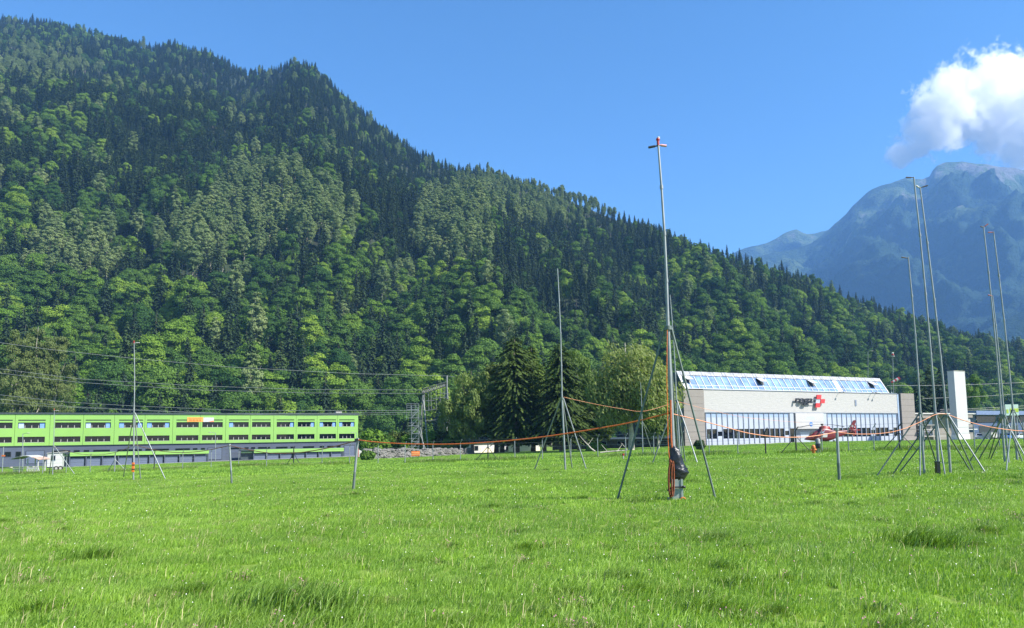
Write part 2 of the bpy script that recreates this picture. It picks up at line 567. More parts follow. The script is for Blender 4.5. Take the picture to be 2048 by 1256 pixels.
def scatter(name, pts, label):                # one object: points carrying a prototype, a turn and a size
    me = bpy.data.meshes.new(name)
    me.vertices.add(len(pts))
    me.vertices.foreach_set('co', np.array([p[0] for p in pts], dtype=np.float32).ravel())
    for an, ty, j in (('which', 'INT', 1), ('turn', 'FLOAT', 2), ('size', 'FLOAT', 3)):
        at = me.attributes.new(an, ty, 'POINT')
        at.data.foreach_set('value', np.array([p[j] for p in pts], dtype=np.int32 if ty == 'INT' else np.float32))
    o = obj(name, me)
    tag(o, label, None, None, 'stuff')
    return o
def instancer(o, protos):
    col = bpy.data.collections.new(o.name + '_kinds')
    for i, me in enumerate(protos):
        po = bpy.data.objects.new('%s_kind_%03d' % (o.name, i), me)
        col.objects.link(po)
    ng = bpy.data.node_groups.new(o.name + '_scatter', 'GeometryNodeTree')
    ng.interface.new_socket('Geometry', in_out='INPUT', socket_type='NodeSocketGeometry')
    ng.interface.new_socket('Geometry', in_out='OUTPUT', socket_type='NodeSocketGeometry')
    gi, go = ng.nodes.new('NodeGroupInput'), ng.nodes.new('NodeGroupOutput')
    ci = ng.nodes.new('GeometryNodeCollectionInfo')
    ci.inputs[0].default_value = col
    ci.inputs['Separate Children'].default_value = True
    ci.inputs['Reset Children'].default_value = True
    ip = ng.nodes.new('GeometryNodeInstanceOnPoints')
    ip.inputs['Pick Instance'].default_value = True
    def att(nm, ty):
        a = ng.nodes.new('GeometryNodeInputNamedAttribute')
        a.data_type = ty
        a.inputs[0].default_value = nm
        return a.outputs[0]
    cx = ng.nodes.new('ShaderNodeCombineXYZ')
    ng.links.new(att('turn', 'FLOAT'), cx.inputs[2])
    ng.links.new(gi.outputs[0], ip.inputs['Points'])
    ng.links.new(ci.outputs[0], ip.inputs['Instance'])
    ng.links.new(att('which', 'INT'), ip.inputs['Instance Index'])
    ng.links.new(cx.outputs[0], ip.inputs['Rotation'])
    ng.links.new(att('size', 'FLOAT'), ip.inputs['Scale'])
    ng.links.new(ip.outputs[0], go.inputs[0])
    md = o.modifiers.new('scatter', 'NODES')
    md.node_group = ng
def joined(name, a, b):                       # crown and trunk as one mesh, for the far wood only
    bm = bmesh.new()
    bm.from_mesh(a)
    n = len(bm.faces)
    bm.from_mesh(b)
    for i, f in enumerate(bm.faces):
        f.material_index = 0 if i < n else 1
    me = bpy.data.meshes.new(name)
    bm.to_mesh(me)
    bm.free()
    me.materials.append(a.materials[0])
    me.materials.append(b.materials[0])
    return me
index, protos = {}, []
for sp in PROTO:
    for k, (cr, tr, H, R) in enumerate(PROTO[sp]):
        index[sp, k] = len(protos)
        protos.append(joined(sp + '_whole', cr, tr))
far = [(tuple(TREES[i][4]), index[TREES[i][0], TREES[i][1]], TREES[i][3], TREES[i][2]) for i in range(len(TREES)) if i not in big]
fo = scatter('forest', far, 'dense mixed wood covering the rest of the mountainside')
instancer(fo, protos)
MARKS = [(70, 'behind white shelter rack'), (150, 'above white trailer'), (225, 'just before orange tagged mast'), (300, 'above orange tagged mast'), (362, 'just past orange tagged mast'),
         (430, 'above orange banner'), (500, 'above thin rope post'), (570, 'above smaller garage row'), (640, 'above roof unit'), (720, 'above leaning rope post'), (790, 'above boulder wall'),
         (850, 'above stair tower'), (905, 'above power gantry'), (975, 'above pale topped birch'), (1060, 'above broad twin spruce'), (1130, 'above slim mast'), (1200, 'just past slim mast'),
         (1290, 'above weeping birch'), (1350, 'above tallest mast'), (1410, 'above hangar corner'), (1500, 'above first hangar doors'), (1590, 'above sign lettering'), (1660, 'above red cross sign'),
         (1740, 'above helicopter tail'), (1800, 'above windsock'), (1850, 'above stair tower block'), (1900, 'above trio of masts'), (1950, 'above white tower'), (9999, 'above billboard')]
ROWS = [(0.22, 'at slope foot'), (0.42, 'low on slope'), (0.62, 'mid slope'), (0.82, 'high on slope'), (9, 'near skyline')]
KINDN = {'spruce': ('dark spruce', 'dark spruces'), 'larch': ('pale sage larch', 'pale sage larches'), 'beech': ('dark leafy tree', 'dark leafy trees'), 'lime': ('bright leafy tree', 'bright leafy trees')}
ORD = ['leftmost', 'second from left', 'third from left', 'fourth from left', 'fifth from left', 'sixth from left', 'seventh from left', 'eighth from left', 'ninth from left', 'tenth from left', 'eleventh from left', 'twelfth from left']
NUM = ['', 'one', 'two', 'three', 'four', 'five', 'six', 'seven', 'eight', 'nine', 'ten', 'eleven', 'twelve', 'many']
cells = {}
for i in big:
    sp, k, s, rz, q = TREES[i]
    px, py = project(q)
    u = (876 - (px - 1024) * .014 + 5 - py) / max(40, 880 - interp(SKY_Y, px))
    mk = next(m for x, m in MARKS if px < x)
    rw = next(r for x, r in ROWS if u < x)
    cells.setdefault((sp, mk, rw), []).append((px, i))
for (sp, mk, rw), members in cells.items():
    members.sort()
    for n, (px, i) in enumerate(members):
        _, k, s, rz, q = TREES[i]
        cr, tr, H, R = PROTO[sp][k]
        if len(members) == 1:
            lb = '%s standing %s %s' % (KINDN[sp][0], rw, mk)
        else:
            lb = '%s of %s %s %s %s' % (ORD[min(n, 11)], NUM[min(len(members), 13)], KINDN[sp][1], rw, mk)
        t = thing(sp + '_tree', lb, 'tree', q, 'single trees on the wooded slope', rz)
        t.scale = (s, s, s)
        obj('crown', cr, t)
        obj('trunk', tr, t)

# ------------------------------------------------------------------ far mountains
def far_mountain(name, label, tab, y_base, D0, D1, seed, amp, c0=1250, c1=2520, step=7, rows=96, forest=0.5):
    cols = list(range(c0, c1 + 1, step))
    V = []
    for j in range(rows + 8):
        t = j / (rows - 1)
        for px in cols:
            ys = interp(tab, px)
            if t <= 1:
                D = D0 / (1 - t * (1 - D0 / D1))
                yb = y_base - (px - 1024) * 0.014
                q = P(px, yb + (ys - yb) * t, D)
                w = min(1, 3 * t) * (1 if t < 0.9 else max(0.12, (1 - t) / 0.1))
                rg = mnoise.ridged_multi_fractal(Vector((q.x / 900.0 + seed, q.y / 1300.0, q.z / 1500.0)), 0.9, 2.1, 5, 1.0, 2.0)
                fb = mnoise.fractal(Vector((q.x / 260.0, q.y / 260.0, q.z / 200.0 + seed)), 0.8, 2.0, 5)
                d = w * amp * ((rg - 1.1) * 0.75 + 0.5 * fb)
                q += Vector((-0.25, -0.8, 0.35)) * d
            else:
                D = D1 * (1 + 0.5 * (t - 1))
                q = P(px, ys, D1) * (D / D1)
                q.z -= 2000 * (t - 1) + 60 * mnoise.noise(q / 300.0)
            V.append(tuple(q))
    nx = len(cols)
    F = [(j * nx + i, j * nx + i + 1, (j + 1) * nx + i + 1, (j + 1) * nx + i) for j in range(rows + 7) for i in range(nx - 1)]
    m, nt, b = new_mat(name + '_ground')
    v = coords(nt, kind='World')
    f = noise_tex(nt, v, 0.0035, 8, 0.65)
    g = noise_tex(nt, v, 0.02, 6, 0.7)
    low = mix(nt, (0.02, 0.045, 0.035), (0.045, 0.085, 0.055), g)
    high = mix(nt, (0.12, 0.12, 0.12), (0.27, 0.27, 0.26), g)
    grass = mix(nt, (0.06, 0.10, 0.05), (0.11, 0.16, 0.07), g)
    sep = N(nt, 'ShaderNodeSeparateXYZ')
    nt.links.new(v, sep.inputs[0])
    h = N(nt, 'ShaderNodeMapRange')
    h.inputs['From Min'].default_value, h.inputs['From Max'].default_value = 300, 1700
    h.inputs['To Min'].default_value, h.inputs['To Max'].default_value = -0.22, 0.16
    nt.links.new(sep.outputs[2], h.inputs['Value'])
    ad = N(nt, 'ShaderNodeMath', operation='ADD')
    nt.links.new(f, ad.inputs[0])
    nt.links.new(h.outputs[0], ad.inputs[1])
    c = mix(nt, low, grass, ramp(nt, ad.outputs[0], [(forest, (0, 0, 0)), (forest + 0.05, (1, 1, 1))]))
    c = mix(nt, c, high, ramp(nt, ad.outputs[0], [(forest + 0.09, (0, 0, 0)), (forest + 0.15, (1, 1, 1))]))
    nt.links.new(c, b.inputs['Base Color'])
    b.inputs['Roughness'].default_value = 0.95
    b.inputs['Specular IOR Level'].default_value = 0.05
    bump(nt, b, g, 1.0, 60)
    o = obj(name, mesh_np(name, V, F, [m], smooth=True))
    tag(o, label, None, None, 'structure')
PEAK = [(1250, 640), (1400, 560), (1480, 522), (1560, 500), (1620, 486), (1655, 462), (1690, 428), (1705, 410), (1735, 386), (1770, 370), (1810, 354), (1845, 356), (1860, 352), (1868, 334),
        (1890, 328), (1960, 332), (2000, 337), (2048, 345), (2150, 365), (2300, 420), (2520, 500)]
BACK = [(1250, 640), (1350, 560), (1440, 515), (1500, 493), (1540, 484), (1570, 468), (1592, 461), (1612, 470), (1650, 462), (1700, 450), (1800, 440), (2520, 600)]
SPUR = [(1250, 900), (1700, 800), (1880, 700), (1950, 668), (2000, 645), (2048, 622), (2150, 570), (2300, 500), (2520, 420)]
far_mountain('mountain', 'high rocky mountain fading blue at the end of the valley', PEAK, 872, 2300, 4200, 0.0, 380)
far_mountain('mountain', 'smaller grassy summit behind the shoulder of the high mountain', BACK, 872, 3800, 5000, 5.0, 240, forest=0.56)
far_mountain('hill', 'wooded spur in front of the high mountain', SPUR, 872, 1500, 2300, 9.0, 120, 1700, 2520, forest=0.62)

# ------------------------------------------------------------------ air and cloud
hz_me = MB().box(-2600, 6200, -60, 5400, -40, 1640)
m = bpy.data.materials.new('air')
m.use_nodes = True
nt = m.node_tree
nt.nodes.clear()
pv = nt.nodes.new('ShaderNodeVolumePrincipled')
pv.inputs['Color'].default_value = (0.24, 0.50, 1.0, 1)
pv.inputs['Density'].default_value = 0.000115
mo = nt.nodes.new('ShaderNodeOutputMaterial')
nt.links.new(pv.outputs[0], mo.inputs['Volume'])
hz = hz_me.build('haze', m)
tag(hz, 'thin blue summer haze filling the valley', None, None, 'stuff')

def make_cloud():
    D = 8600.0
    S = D / FOC
    sph = [(1965, 200, 82), (2045, 185, 78), (1890, 212, 58), (1842, 268, 44), (1798, 312, 26), (2060, 278, 60), (1905, 172, 46), (2120, 230, 105), (1885, 272, 40),
           (1985, 268, 48), (1845, 215, 32), (2000, 150, 48), (1835, 300, 24)]
    pts = [(P(a, b, D + 60 * math.sin(i * 2.3) * 8), r * S) for i, (a, b, r) in enumerate(sph)]
    lo = [min(p[k] - r * 1.3 for p, r in pts) for k in range(3)]
    hi = [max(p[k] + r * 1.3 for p, r in pts) for k in range(3)]
    m = bpy.data.materials.new('cloud_vapour')
    m.use_nodes = True
    nt = m.node_tree
    nt.nodes.clear()
    g = N(nt, 'ShaderNodeNewGeometry')
    n1 = N(nt, 'ShaderNodeTexNoise')
    n1.inputs['Scale'].default_value, n1.inputs['Detail'].default_value, n1.inputs['Roughness'].default_value = 0.0052, 9, 0.62
    nt.links.new(g.outputs['Position'], n1.inputs['Vector'])
    prev = None
    for p, r in pts:
        d = N(nt, 'ShaderNodeVectorMath', operation='DISTANCE')
        nt.links.new(g.outputs['Position'], d.inputs[0])
        d.inputs[1].default_value = p
        k = N(nt, 'ShaderNodeMath', operation='DIVIDE')
        nt.links.new(d.outputs['Value'], k.inputs[0])
        k.inputs[1].default_value = r
        if prev is not None:
            mn = N(nt, 'ShaderNodeMath', operation='SMOOTH_MIN')
            mn.inputs[2].default_value = 0.5
            nt.links.new(prev, mn.inputs[0])
            nt.links.new(k.outputs[0], mn.inputs[1])
            prev = mn.outputs[0]
        else:
            prev = k.outputs[0]
    # density = clamp(noise * 2.4 - distance)
    a = N(nt, 'ShaderNodeMath', operation='MULTIPLY_ADD')
    nt.links.new(n1.outputs['Fac'], a.inputs[0])
    a.inputs[1].default_value, a.inputs[2].default_value = 3.6, -0.9
    sb = N(nt, 'ShaderNodeMath', operation='SUBTRACT')
    nt.links.new(a.outputs[0], sb.inputs[0])
    nt.links.new(prev, sb.inputs[1])
    mr = N(nt, 'ShaderNodeMapRange')
    mr.inputs['From Min'].default_value, mr.inputs['From Max'].default_value = 0.0, 0.10
    mr.inputs['To Max'].default_value = 0.008
    nt.links.new(sb.outputs[0], mr.inputs['Value'])
    sc_ = N(nt, 'ShaderNodeVolumeScatter')
    sc_.inputs['Color'].default_value = (1, 1, 1, 1)
    nt.links.new(mr.outputs[0], sc_.inputs['Density'])
    mo = N(nt, 'ShaderNodeOutputMaterial')
    nt.links.new(sc_.outputs[0], mo.inputs['Volume'])
    o = MB().box(lo[0], hi[0], lo[1], hi[1], max(lo[2], 1), hi[2]).build('cloud', m)
    tag(o, 'bright white cumulus cloud over the mountain', None, None, 'stuff')
make_cloud()
# ------------------------------------------------------------------ materials of the built things
STEEL = plain('galvanised_steel', (0.24, 0.265, 0.275), 0.5, 0.3, 0.2, 2.5)
DKSTEEL = plain('weathered_steel', (0.13, 0.165, 0.15), 0.55, 0.3, 0.25, 3)
DARK = plain('dark_metal', (0.025, 0.027, 0.03), 0.5, 0.2)
BLACKP = plain('black_plastic', (0.012, 0.013, 0.017), 0.28, 0.0, 0.3, 8, 0.35)
RED = plain('red_paint', (0.36, 0.03, 0.028), 0.4)
DKRED = plain('faded_red_paint', (0.22, 0.05, 0.05), 0.5)
WHITE = plain('white_paint', (0.46, 0.46, 0.455), 0.5, 0, 0.06)
ORANGE = plain('orange_plastic', (0.72, 0.17, 0.025), 0.5)
ROPE = plain('orange_rope', (0.66, 0.15, 0.03), 0.8, 0, 0.3, 30)
PINKROPE = plain('faded_rope', (0.62, 0.27, 0.15), 0.8, 0, 0.3, 30)
BROWNROPE = plain('brown_rope', (0.26, 0.11, 0.055), 0.85, 0, 0.3, 30)
GREENCLAD = plain('lime_cladding', (0.205, 0.39, 0.085), 0.5, 0, 0.035, 0.4)
SHADEGREEN = plain('shaded_green_cladding', (0.035, 0.085, 0.03), 0.6)  # green of the shaded fascia ends, with the shade put into the colour
SLATE = plain('slate_cladding', (0.065, 0.080, 0.115), 0.55, 0, 0.08, 0.6)
SLATE2 = plain('slate_door', (0.10, 0.125, 0.18), 0.5, 0, 0.08, 0.6)
ROOFDK = plain('dark_roof_edge', (0.03, 0.045, 0.05), 0.6)
CONC = plain('concrete', (0.34, 0.33, 0.31), 0.9, 0, 0.15, 0.5, 0.2)
BLUEBLIND = plain('blue_blind', (0.16, 0.30, 0.62), 0.6)
PALEBLIND = plain('pale_blind', (0.36, 0.46, 0.68), 0.6)
def glass_mat(name, col, rough=0.06):
    m, nt, b = new_mat(name)
    f = noise_tex(nt, coords(nt), 0.5, 3)
    nt.links.new(ramp(nt, f, [(0.3, tuple(c * 0.6 for c in col)), (0.7, tuple(c * 1.5 for c in col))]), b.inputs['Base Color'])
    b.inputs['Roughness'].default_value = rough
    b.inputs['Specular IOR Level'].default_value = 0.35
    return m
GLASS = glass_mat('dark_window_glass', (0.004, 0.006, 0.009), 0.04)
SKYGLASS = glass_mat('skylight_glass', (0.17, 0.26, 0.46), 0.12)
def block_mat():                              # coursed brown-grey concrete blocks
    m, nt, b = new_mat('coursed_blocks')
    v = coords(nt)
    w = N(nt, 'ShaderNodeTexWave', wave_type='BANDS', bands_direction='Z')
    w.inputs['Scale'].default_value = 1.55
    w.inputs['Distortion'].default_value = 0.15
    nt.links.new(v, w.inputs['Vector'])
    f = noise_tex(nt, v, 0.9, 6, 0.7)
    g = noise_tex(nt, v, 9, 4, 0.7)
    c = mix(nt, (0.18, 0.16, 0.145), (0.26, 0.24, 0.22), f)
    c = mix(nt, c, (0.16, 0.14, 0.125), ramp(nt, g, [(0.5, (0, 0, 0)), (0.8, (0.6, 0.6, 0.6))]))
    nt.links.new(c, b.inputs['Base Color'])
    b.inputs['Roughness'].default_value = 0.9
    bump(nt, b, g, 0.5, 0.03)
    return m
BLOCKS = block_mat()
def rough_white():                            # white wall with rough horizontal courses
    m, nt, b = new_mat('rough_white_render')
    v = coords(nt, (0.55, 1, 2.6))
    f = noise_tex(nt, v, 1.6, 7, 0.65)
    nt.links.new(ramp(nt, f, [(0.3, (0.34, 0.335, 0.325)), (0.7, (0.405, 0.40, 0.39))]), b.inputs['Base Color'])
    b.inputs['Roughness'].default_value = 0.9
    bump(nt, b, f, 0.5, 0.12)
    return m
ROUGHW = rough_white()
PANELW = plain('white_panel', (0.35, 0.385, 0.45), 0.4, 0, 0.05, 0.7)
PANELB = plain('pale_blue_panel', (0.26, 0.34, 0.48), 0.3, 0, 0.08, 0.7)
PALEGREY = plain('pale_grey_panel', (0.40, 0.39, 0.385), 0.7, 0, 0.04, 0.5)
MULL = plain('grey_mullion', (0.17, 0.20, 0.26), 0.5)
TILES = plain('grey_ridge_tiles', (0.30, 0.31, 0.34), 0.8, 0, 0.3, 1.5, 0.5)
STONE = plain('rough_stone', (0.15, 0.145, 0.135), 0.9, 0, 0.35, 1.2, 0.6)
WOODDK = plain('dark_timber', (0.05, 0.045, 0.042), 0.85, 0, 0.3, 1.5)
RUST = plain('rusty_sheet', (0.42, 0.28, 0.22), 0.7, 0, 0.4, 1.2)
LETTERS = plain('black_letters', (0.012, 0.013, 0.022), 0.4)
REDSIGN = plain('red_sign', (0.60, 0.03, 0.035), 0.4)
TYRE = plain('tyre_rubber', (0.02, 0.02, 0.02), 0.8)

U = Vector((math.sin(rad(63.5)), math.cos(rad(63.5)), 0))   # both long facades run this way
NV = Vector((U.y, -U.x, 0))
RZ = rad(26.5)
def B(px, depth):                             # ground point under a pixel column at a distance
    v = ray(px, 872)
    p = Vector((0, 0, EYE)) + v * (depth / v.y)
    for _ in range(3):
        z = ground_z(p.x, p.y)
        # follow the column (the picture is rolled a little)
        hy = project((p.x, p.y, z))[1]
        v = ray(px, hy)
        p = Vector((0, 0, EYE)) + v * (depth / v.y)
    return Vector((p.x, p.y, ground_z(p.x, p.y)))
def box_at(mb, s0, s1, y0, y1, z0, z1):
    return mb.box(min(s0, s1), max(s0, s1), min(y0, y1), max(y0, y1), min(z0, z1), max(z0, z1))
def text_mesh(body, size, extrude, bold=0.0, shear=0.0):
    cu = bpy.data.curves.new('lettering', 'FONT')
    cu.body, cu.size, cu.extrude, cu.offset, cu.shear = body, size, extrude, bold, shear
    cu.align_x = 'CENTER'
    tmp = bpy.data.objects.new('lettering', cu)
    C.objects.link(tmp)
    dg = bpy.context.evaluated_depsgraph_get()
    me = bpy.data.meshes.new_from_object(tmp.evaluated_get(dg))
    bpy.data.objects.remove(tmp)
    me.transform(Matrix.Rotation(math.pi / 2, 4, 'X'))
    me.name = 'lettering'
    return me

# ------------------------------------------------------------------ long green building
def green_building():
    p0 = B(716, 197)
    t = thing('green_building', 'long flat-roofed building with two lime green storeys over a slate grey ground floor', 'building', p0, None, RZ)
    sz = lambda px, py: on_wall(px, py, p0, U)
    S = lambda px: sz(px, 870)[0]
    Z = lambda py: sz(60, py)[1] - p0.z
    SL = -108.0
    zb, z2a, z2b, z1a, z1b, za, zc, zt = Z(891.5), Z(885.3), Z(873.5), Z(856.8), Z(845), Z(841.6), Z(839.4), Z(828.6)
    wins = [(-36, 24), (35, 90), (109, 161), (170, 221), (237, 285), (293, 339), (352, 397), (404, 445), (457.5, 497), (503.6, 541), (553, 588), (595, 629), (639, 672), (678, 709)]
    ws = [(SL + 1.5, S(-45) if S(-45) > SL + 3 else SL + 3)] + [(S(a), S(b)) for a, b in wins]
    ws = [w for w in ws if w[1] - w[0] > 1]
    joints = [S(x) for x in (29, 99, 166, 228, 289, 345, 400, 451, 500, 547, 592, 634, 675)]
    # cladding split at the joints; openings left open
    mb = MB()
    edges = [SL] + joints + [0]
    for a, b in zip(edges[:-1], edges[1:]):
        a, b = a + 0.03, b - 0.03
        for lo, hi in ((zb, z2a), (z2b, z1a), (z1b, za), (zc, zt)):
            box_at(mb, a, b, 0, 0.3, lo, hi)
        for lo, hi in ((z2a, z2b), (z1a, z1b), (za, zc)):
            cuts = sorted([(max(a, w0), min(b, w1)) for w0, w1 in ws if w1 > a and w0 < b])
            x = a
            for c0, c1 in cuts:
                if c0 > x + 0.02:
                    box_at(mb, x, c0, 0, 0.3, lo, hi)
                x = c1
            if b > x + 0.02:
                box_at(mb, x, b, 0, 0.3, lo, hi)
    mb.build('cladding', GREENCLAD, t)
    mb = MB()
    box_at(mb, SL, -0.05, 0.62, 14, -0.5, zt - 0.06)
    mb.build('core', WOODDK, t)
    mb = MB()
    box_at(mb, -0.04, 0.0, 0.31, 14, zb, zt)
    mb.build('end_wall', GREENCLAD, t)
    mb = MB()
    box_at(mb, SL - 0.2, 0.2, -0.18, 14.2, zt + 0.01, zt + 0.4)
    rf = mb.build('roof', ROOFDK, t)
    mb = MB()
    a, b = S(674), S(686)
    box_at(mb, a, b, 1.5, 3, zt + 0.41, zt + 0.95)
    for k in range(3):
        box_at(mb, a + 0.1 + k * (b - a) / 3, a + (k + .7) * (b - a) / 3, 1.45, 1.49, zt + 0.5, zt + 0.85)
    mb.build('roof_unit', CONC, rf)
    blinds = {1: 'pb', 3: 'pb', 4: 'bb', 5: 'bb', 8: 'b-', 9: 'd-', 10: '-b', 11: '-b', 12: 'bb', 13: 'bb'}
    for row, (lo, hi) in enumerate(((z2a, z2b), (z1a, z1b))):
        for i, (w0, w1) in enumerate(ws):
            i0 = i - (len(ws) - 14)
            mb = MB()
            f = 0.09
            box_at(mb, w0, w1, 0.16, 0.26, lo, lo + f)
            box_at(mb, w0, w1, 0.16, 0.26, hi - f, hi)
            box_at(mb, w0, w0 + f, 0.16, 0.26, lo + f, hi - f)
            box_at(mb, w1 - f, w1, 0.16, 0.26, lo + f, hi - f)
            for k in (1, 2, 3):
                x = w0 + (w1 - w0) * k / 4
                box_at(mb, x - 0.035, x + 0.035, 0.17, 0.25, lo + f, hi - f)
            wn_ = mb.build('window', DARK, t)
            mb = MB()
            box_at(mb, w0 + f, w1 - f, 0.28, 0.30, lo + f, hi - f)
            mb.build('pane', GLASS, wn_)
            mb = MB()
            for k in (1, 2, 3):
                x = w0 + (w1 - w0) * k / 4
                box_at(mb, x - 0.06, x + 0.06, 0.11, 0.155, lo + f, lo + 0.5 * (hi - lo))
            box_at(mb, w0 + 0.1, w1 - 0.1, 0.10, 0.155, lo + 0.01, lo + 0.07)
            mb.build('handle', CONC, wn_)
            if row == 1:
                code = blinds.get(i0, '--')
                for side, ch in enumerate(code):
                    if ch in 'pb':
                        wd = (w1 - w0) * 0.19
                        x0 = w0 + f if side == 0 else w1 - f - wd
                        mb = MB()
                        box_at(mb, x0, x0 + wd, 0.262, 0.277, lo + f, hi - f)
                        mb.build('blind', PALEBLIND if ch == 'p' else BLUEBLIND, wn_)
                mb = MB()
                box_at(mb, w0, w1, 0.12, 0.2, za + 0.02, zc - 0.02)
                mb.build('shutter_box', DARK, t)
    # ground floor
    mb = MB()
    box_at(mb, SL, 0, 0.2, 0.6, -0.6, zb - 0.09)
    mb.build('ground_floor_wall', SLATE, t)
    mb = MB()
    box_at(mb, SL, 0, -0.05, 0.5, zb - 0.08, zb - 0.01)
    mb.build('ledge', DARK, t)
    Zg = lambda px, py: sz(px, py)[1] - p0.z
    for a, b in ((107, 142), (149, 161), (169, 180), (188, 221), (236, 285), (292, 303), (308, 339), (352, 381), (387, 396), (403, 411), (461, 483), (490, 498), (503, 511),
                 (517, 541), (553, 576), (582, 588), (607, 629), (640, 649), (655, 668), (674, 682)):
        z0 = Zg(60, 905.5)
        mb = MB()
        box_at(mb, S(a), S(b), 0.12, 0.19, z0, z0 + 0.42)
        w_ = mb.build('transom_window', DARK, t)
        mb = MB()
        box_at(mb, S(a) + 0.08, S(b) - 0.08, 0.10, 0.115, z0 + 0.06, z0 + 0.36)
        mb.build('pane', GLASS, w_)
    for a, b in ((-20, 2), (11, 24), (33, 44)):
        z0 = Zg(60, 913)
        mb = MB()
        box_at(mb, S(a), S(b), 0.12, 0.19, z0, z0 + 1.15)
        w_ = mb.build('window', DARK, t)
        mb = MB()
        box_at(mb, S(a) + 0.1, S(b) - 0.1, 0.10, 0.115, z0 + 0.1, z0 + 1.05)
        mb.build('pane', GLASS, w_)
    for a, b in ((54, 90), (417, 444), (689, 709)):
        top = Zg(60, 902.5)
        mb = MB()
        box_at(mb, S(a) - .12, S(b) + .12, 0.14, 0.19, 0, top + 0.1)
        d_ = mb.build('garage_door', DARK, t)
        mb = MB()
        k = 0
        z = 0.05
        while z < top - 0.3:
            box_at(mb, S(a), S(b), 0.09, 0.135, z, z + 0.36)
            z += 0.39
        mb.build('slats', SLATE2, d_)
    # banner
    ban = [(373, 405.5, ORANGE), (406, 427, WHITE)]
    zb0, zb1 = sz(400, 843.5)[1] - p0.z, sz(400, 834.6)[1] - p0.z
    mb = MB()
    box_at(mb, S(373.5), S(405.6), -0.05, -0.02, zb0, zb1)
    bo = mb.build('banner', plain('orange_banner', (0.78, 0.30, 0.055), 0.6), t)
    bo['label'] = 'orange banner with a phone number'
    mb = MB()
    box_at(mb, S(405.8), S(427), -0.06, -0.02, zb0 - 0.05, zb1 - 0.05)
    wo = mb.build('banner', WHITE, t)
    wo['label'] = 'white banner with an orange corner'
    me = text_mesh('033 821 00 18', 0.62, 0.008, 0.02)
    me.materials.append(plain('rust_print', (0.42, 0.09, 0.01), 0.6))
    l = obj('lettering', me, bo)
    l.location = ((S(373) + S(405.5)) / 2, -0.06, zb0 + 0.14)
    l.scale = ((S(405) - S(374)) / 4.9 / 0.62 * 0.62, 1, 1)
    mb = MB()
    box_at(mb, S(375.5), S(403.5), -0.055, -0.051, zb1 - 0.28, zb1 - 0.18)
    mb.build('headline', plain('rust_print', (0.42, 0.09, 0.01), 0.6), bo)
    mb = MB()
    a, b = S(416), S(427) - 0.02
    mb.prism([(a, 0, zb0), (b, 0, zb0), (b, 0, zb0 + 0.28)], (0, -0.075, 0), (0, -0.062, 0))
    mb.build('corner', ORANGE, wo)
    mb = MB()
    for k in range(2):
        box_at(mb, S(410 + 1.5 * k), S(421 + 1.5 * k), -0.065, -0.062, zb0 + 0.3 + 0.22 * k, zb0 + 0.36 + 0.22 * k)
    mb.build('print', PALEBLIND, wo)
    return p0, t
PG, GB = green_building()

def garage_row(pxs, ends, label, nbay):
    off = 7.0
    p0 = PG + NV * off
    p0.z = PG.z
    S = lambda px, py=905: on_wall(px, py, p0, U)[0]
    ztop, zbot = on_wall(pxs[1], ends[0], p0, U)[1] - p0.z, on_wall(pxs[1], ends[1], p0, U)[1] - p0.z
    s0, s1, s2 = S(pxs[0]), S(pxs[1]), S(pxs[2])
    base = p0 + U * s1
    zg = ground_z(base.x, base.y) - p0.z
    t = thing('garage_row', label, 'garages', p0, 'low garages in front of the green building', RZ)
    mb = MB()
    box_at(mb, s1, s2, -0.1, 0.1, zbot, ztop)
    mb.build('fascia', GREENCLAD, t)
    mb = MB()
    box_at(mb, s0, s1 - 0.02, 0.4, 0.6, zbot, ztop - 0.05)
    mb.build('end_fascia', SHADEGREEN, t)
    mb = MB()
    box_at(mb, s0, s2, 0.11, 5.5, ztop - 0.25, ztop - 0.05)
    mb.build('roof', ROOFDK, t)
    mb = MB()
    w = (s2 - s1) / nbay
    box_at(mb, s0, s2, 1.2, 1.4, zg - 0.5, zbot)
    mb.build('back_wall', ROOFDK, t)
    for k in range(nbay):
        a = s1 + k * w
        mb = MB()
        z = zg - 0.3
        while z < zbot - 0.5:
            box_at(mb, a + 0.1, a + w * 0.88, 0.5, 0.58, z, z + 0.42)
            z += 0.44
        mb.build('garage_door', SLATE2, t)
    mb = MB()
    for k in range(nbay + 1):
        a = s1 + k * w - (0.1 if k == nbay else 0)
        box_at(mb, a - 0.12, a + 0.08, 0.12, 0.5, zg - 0.5, zbot - 0.01)
    mb.build('column', SLATE, t)
garage_row((123, 140, 418), (905, 912.5), 'long row of slate garages under a lime fascia beside the white trailer', 9)
garage_row((482.5, 508, 687.6), (899, 906), 'shorter row of slate garages at the far end of the green building', 7)

def strip_sheet(name, label, p0, s0, s1, d0, d1, mat, lift=0.07, n=24):
    V, F = [], []
    for i in range(n + 1):
        for d in (d0, d1):
            q = p0 + U * (s0 + (s1 - s0) * i / n) + NV * d
            V.append((q.x, q.y, ground_z(q.x, q.y) + lift))
    for i in range(n):
        F.append((2 * i, 2 * i + 1, 2 * i + 3, 2 * i + 2))
    o = obj(name, mesh_np(name, V, F, [mat]))
    tag(o, label, None, None, 'structure')
strip_sheet('pavement', 'grey concrete yard along the green building', PG, -108, 6, 0.1, 17, CONC)

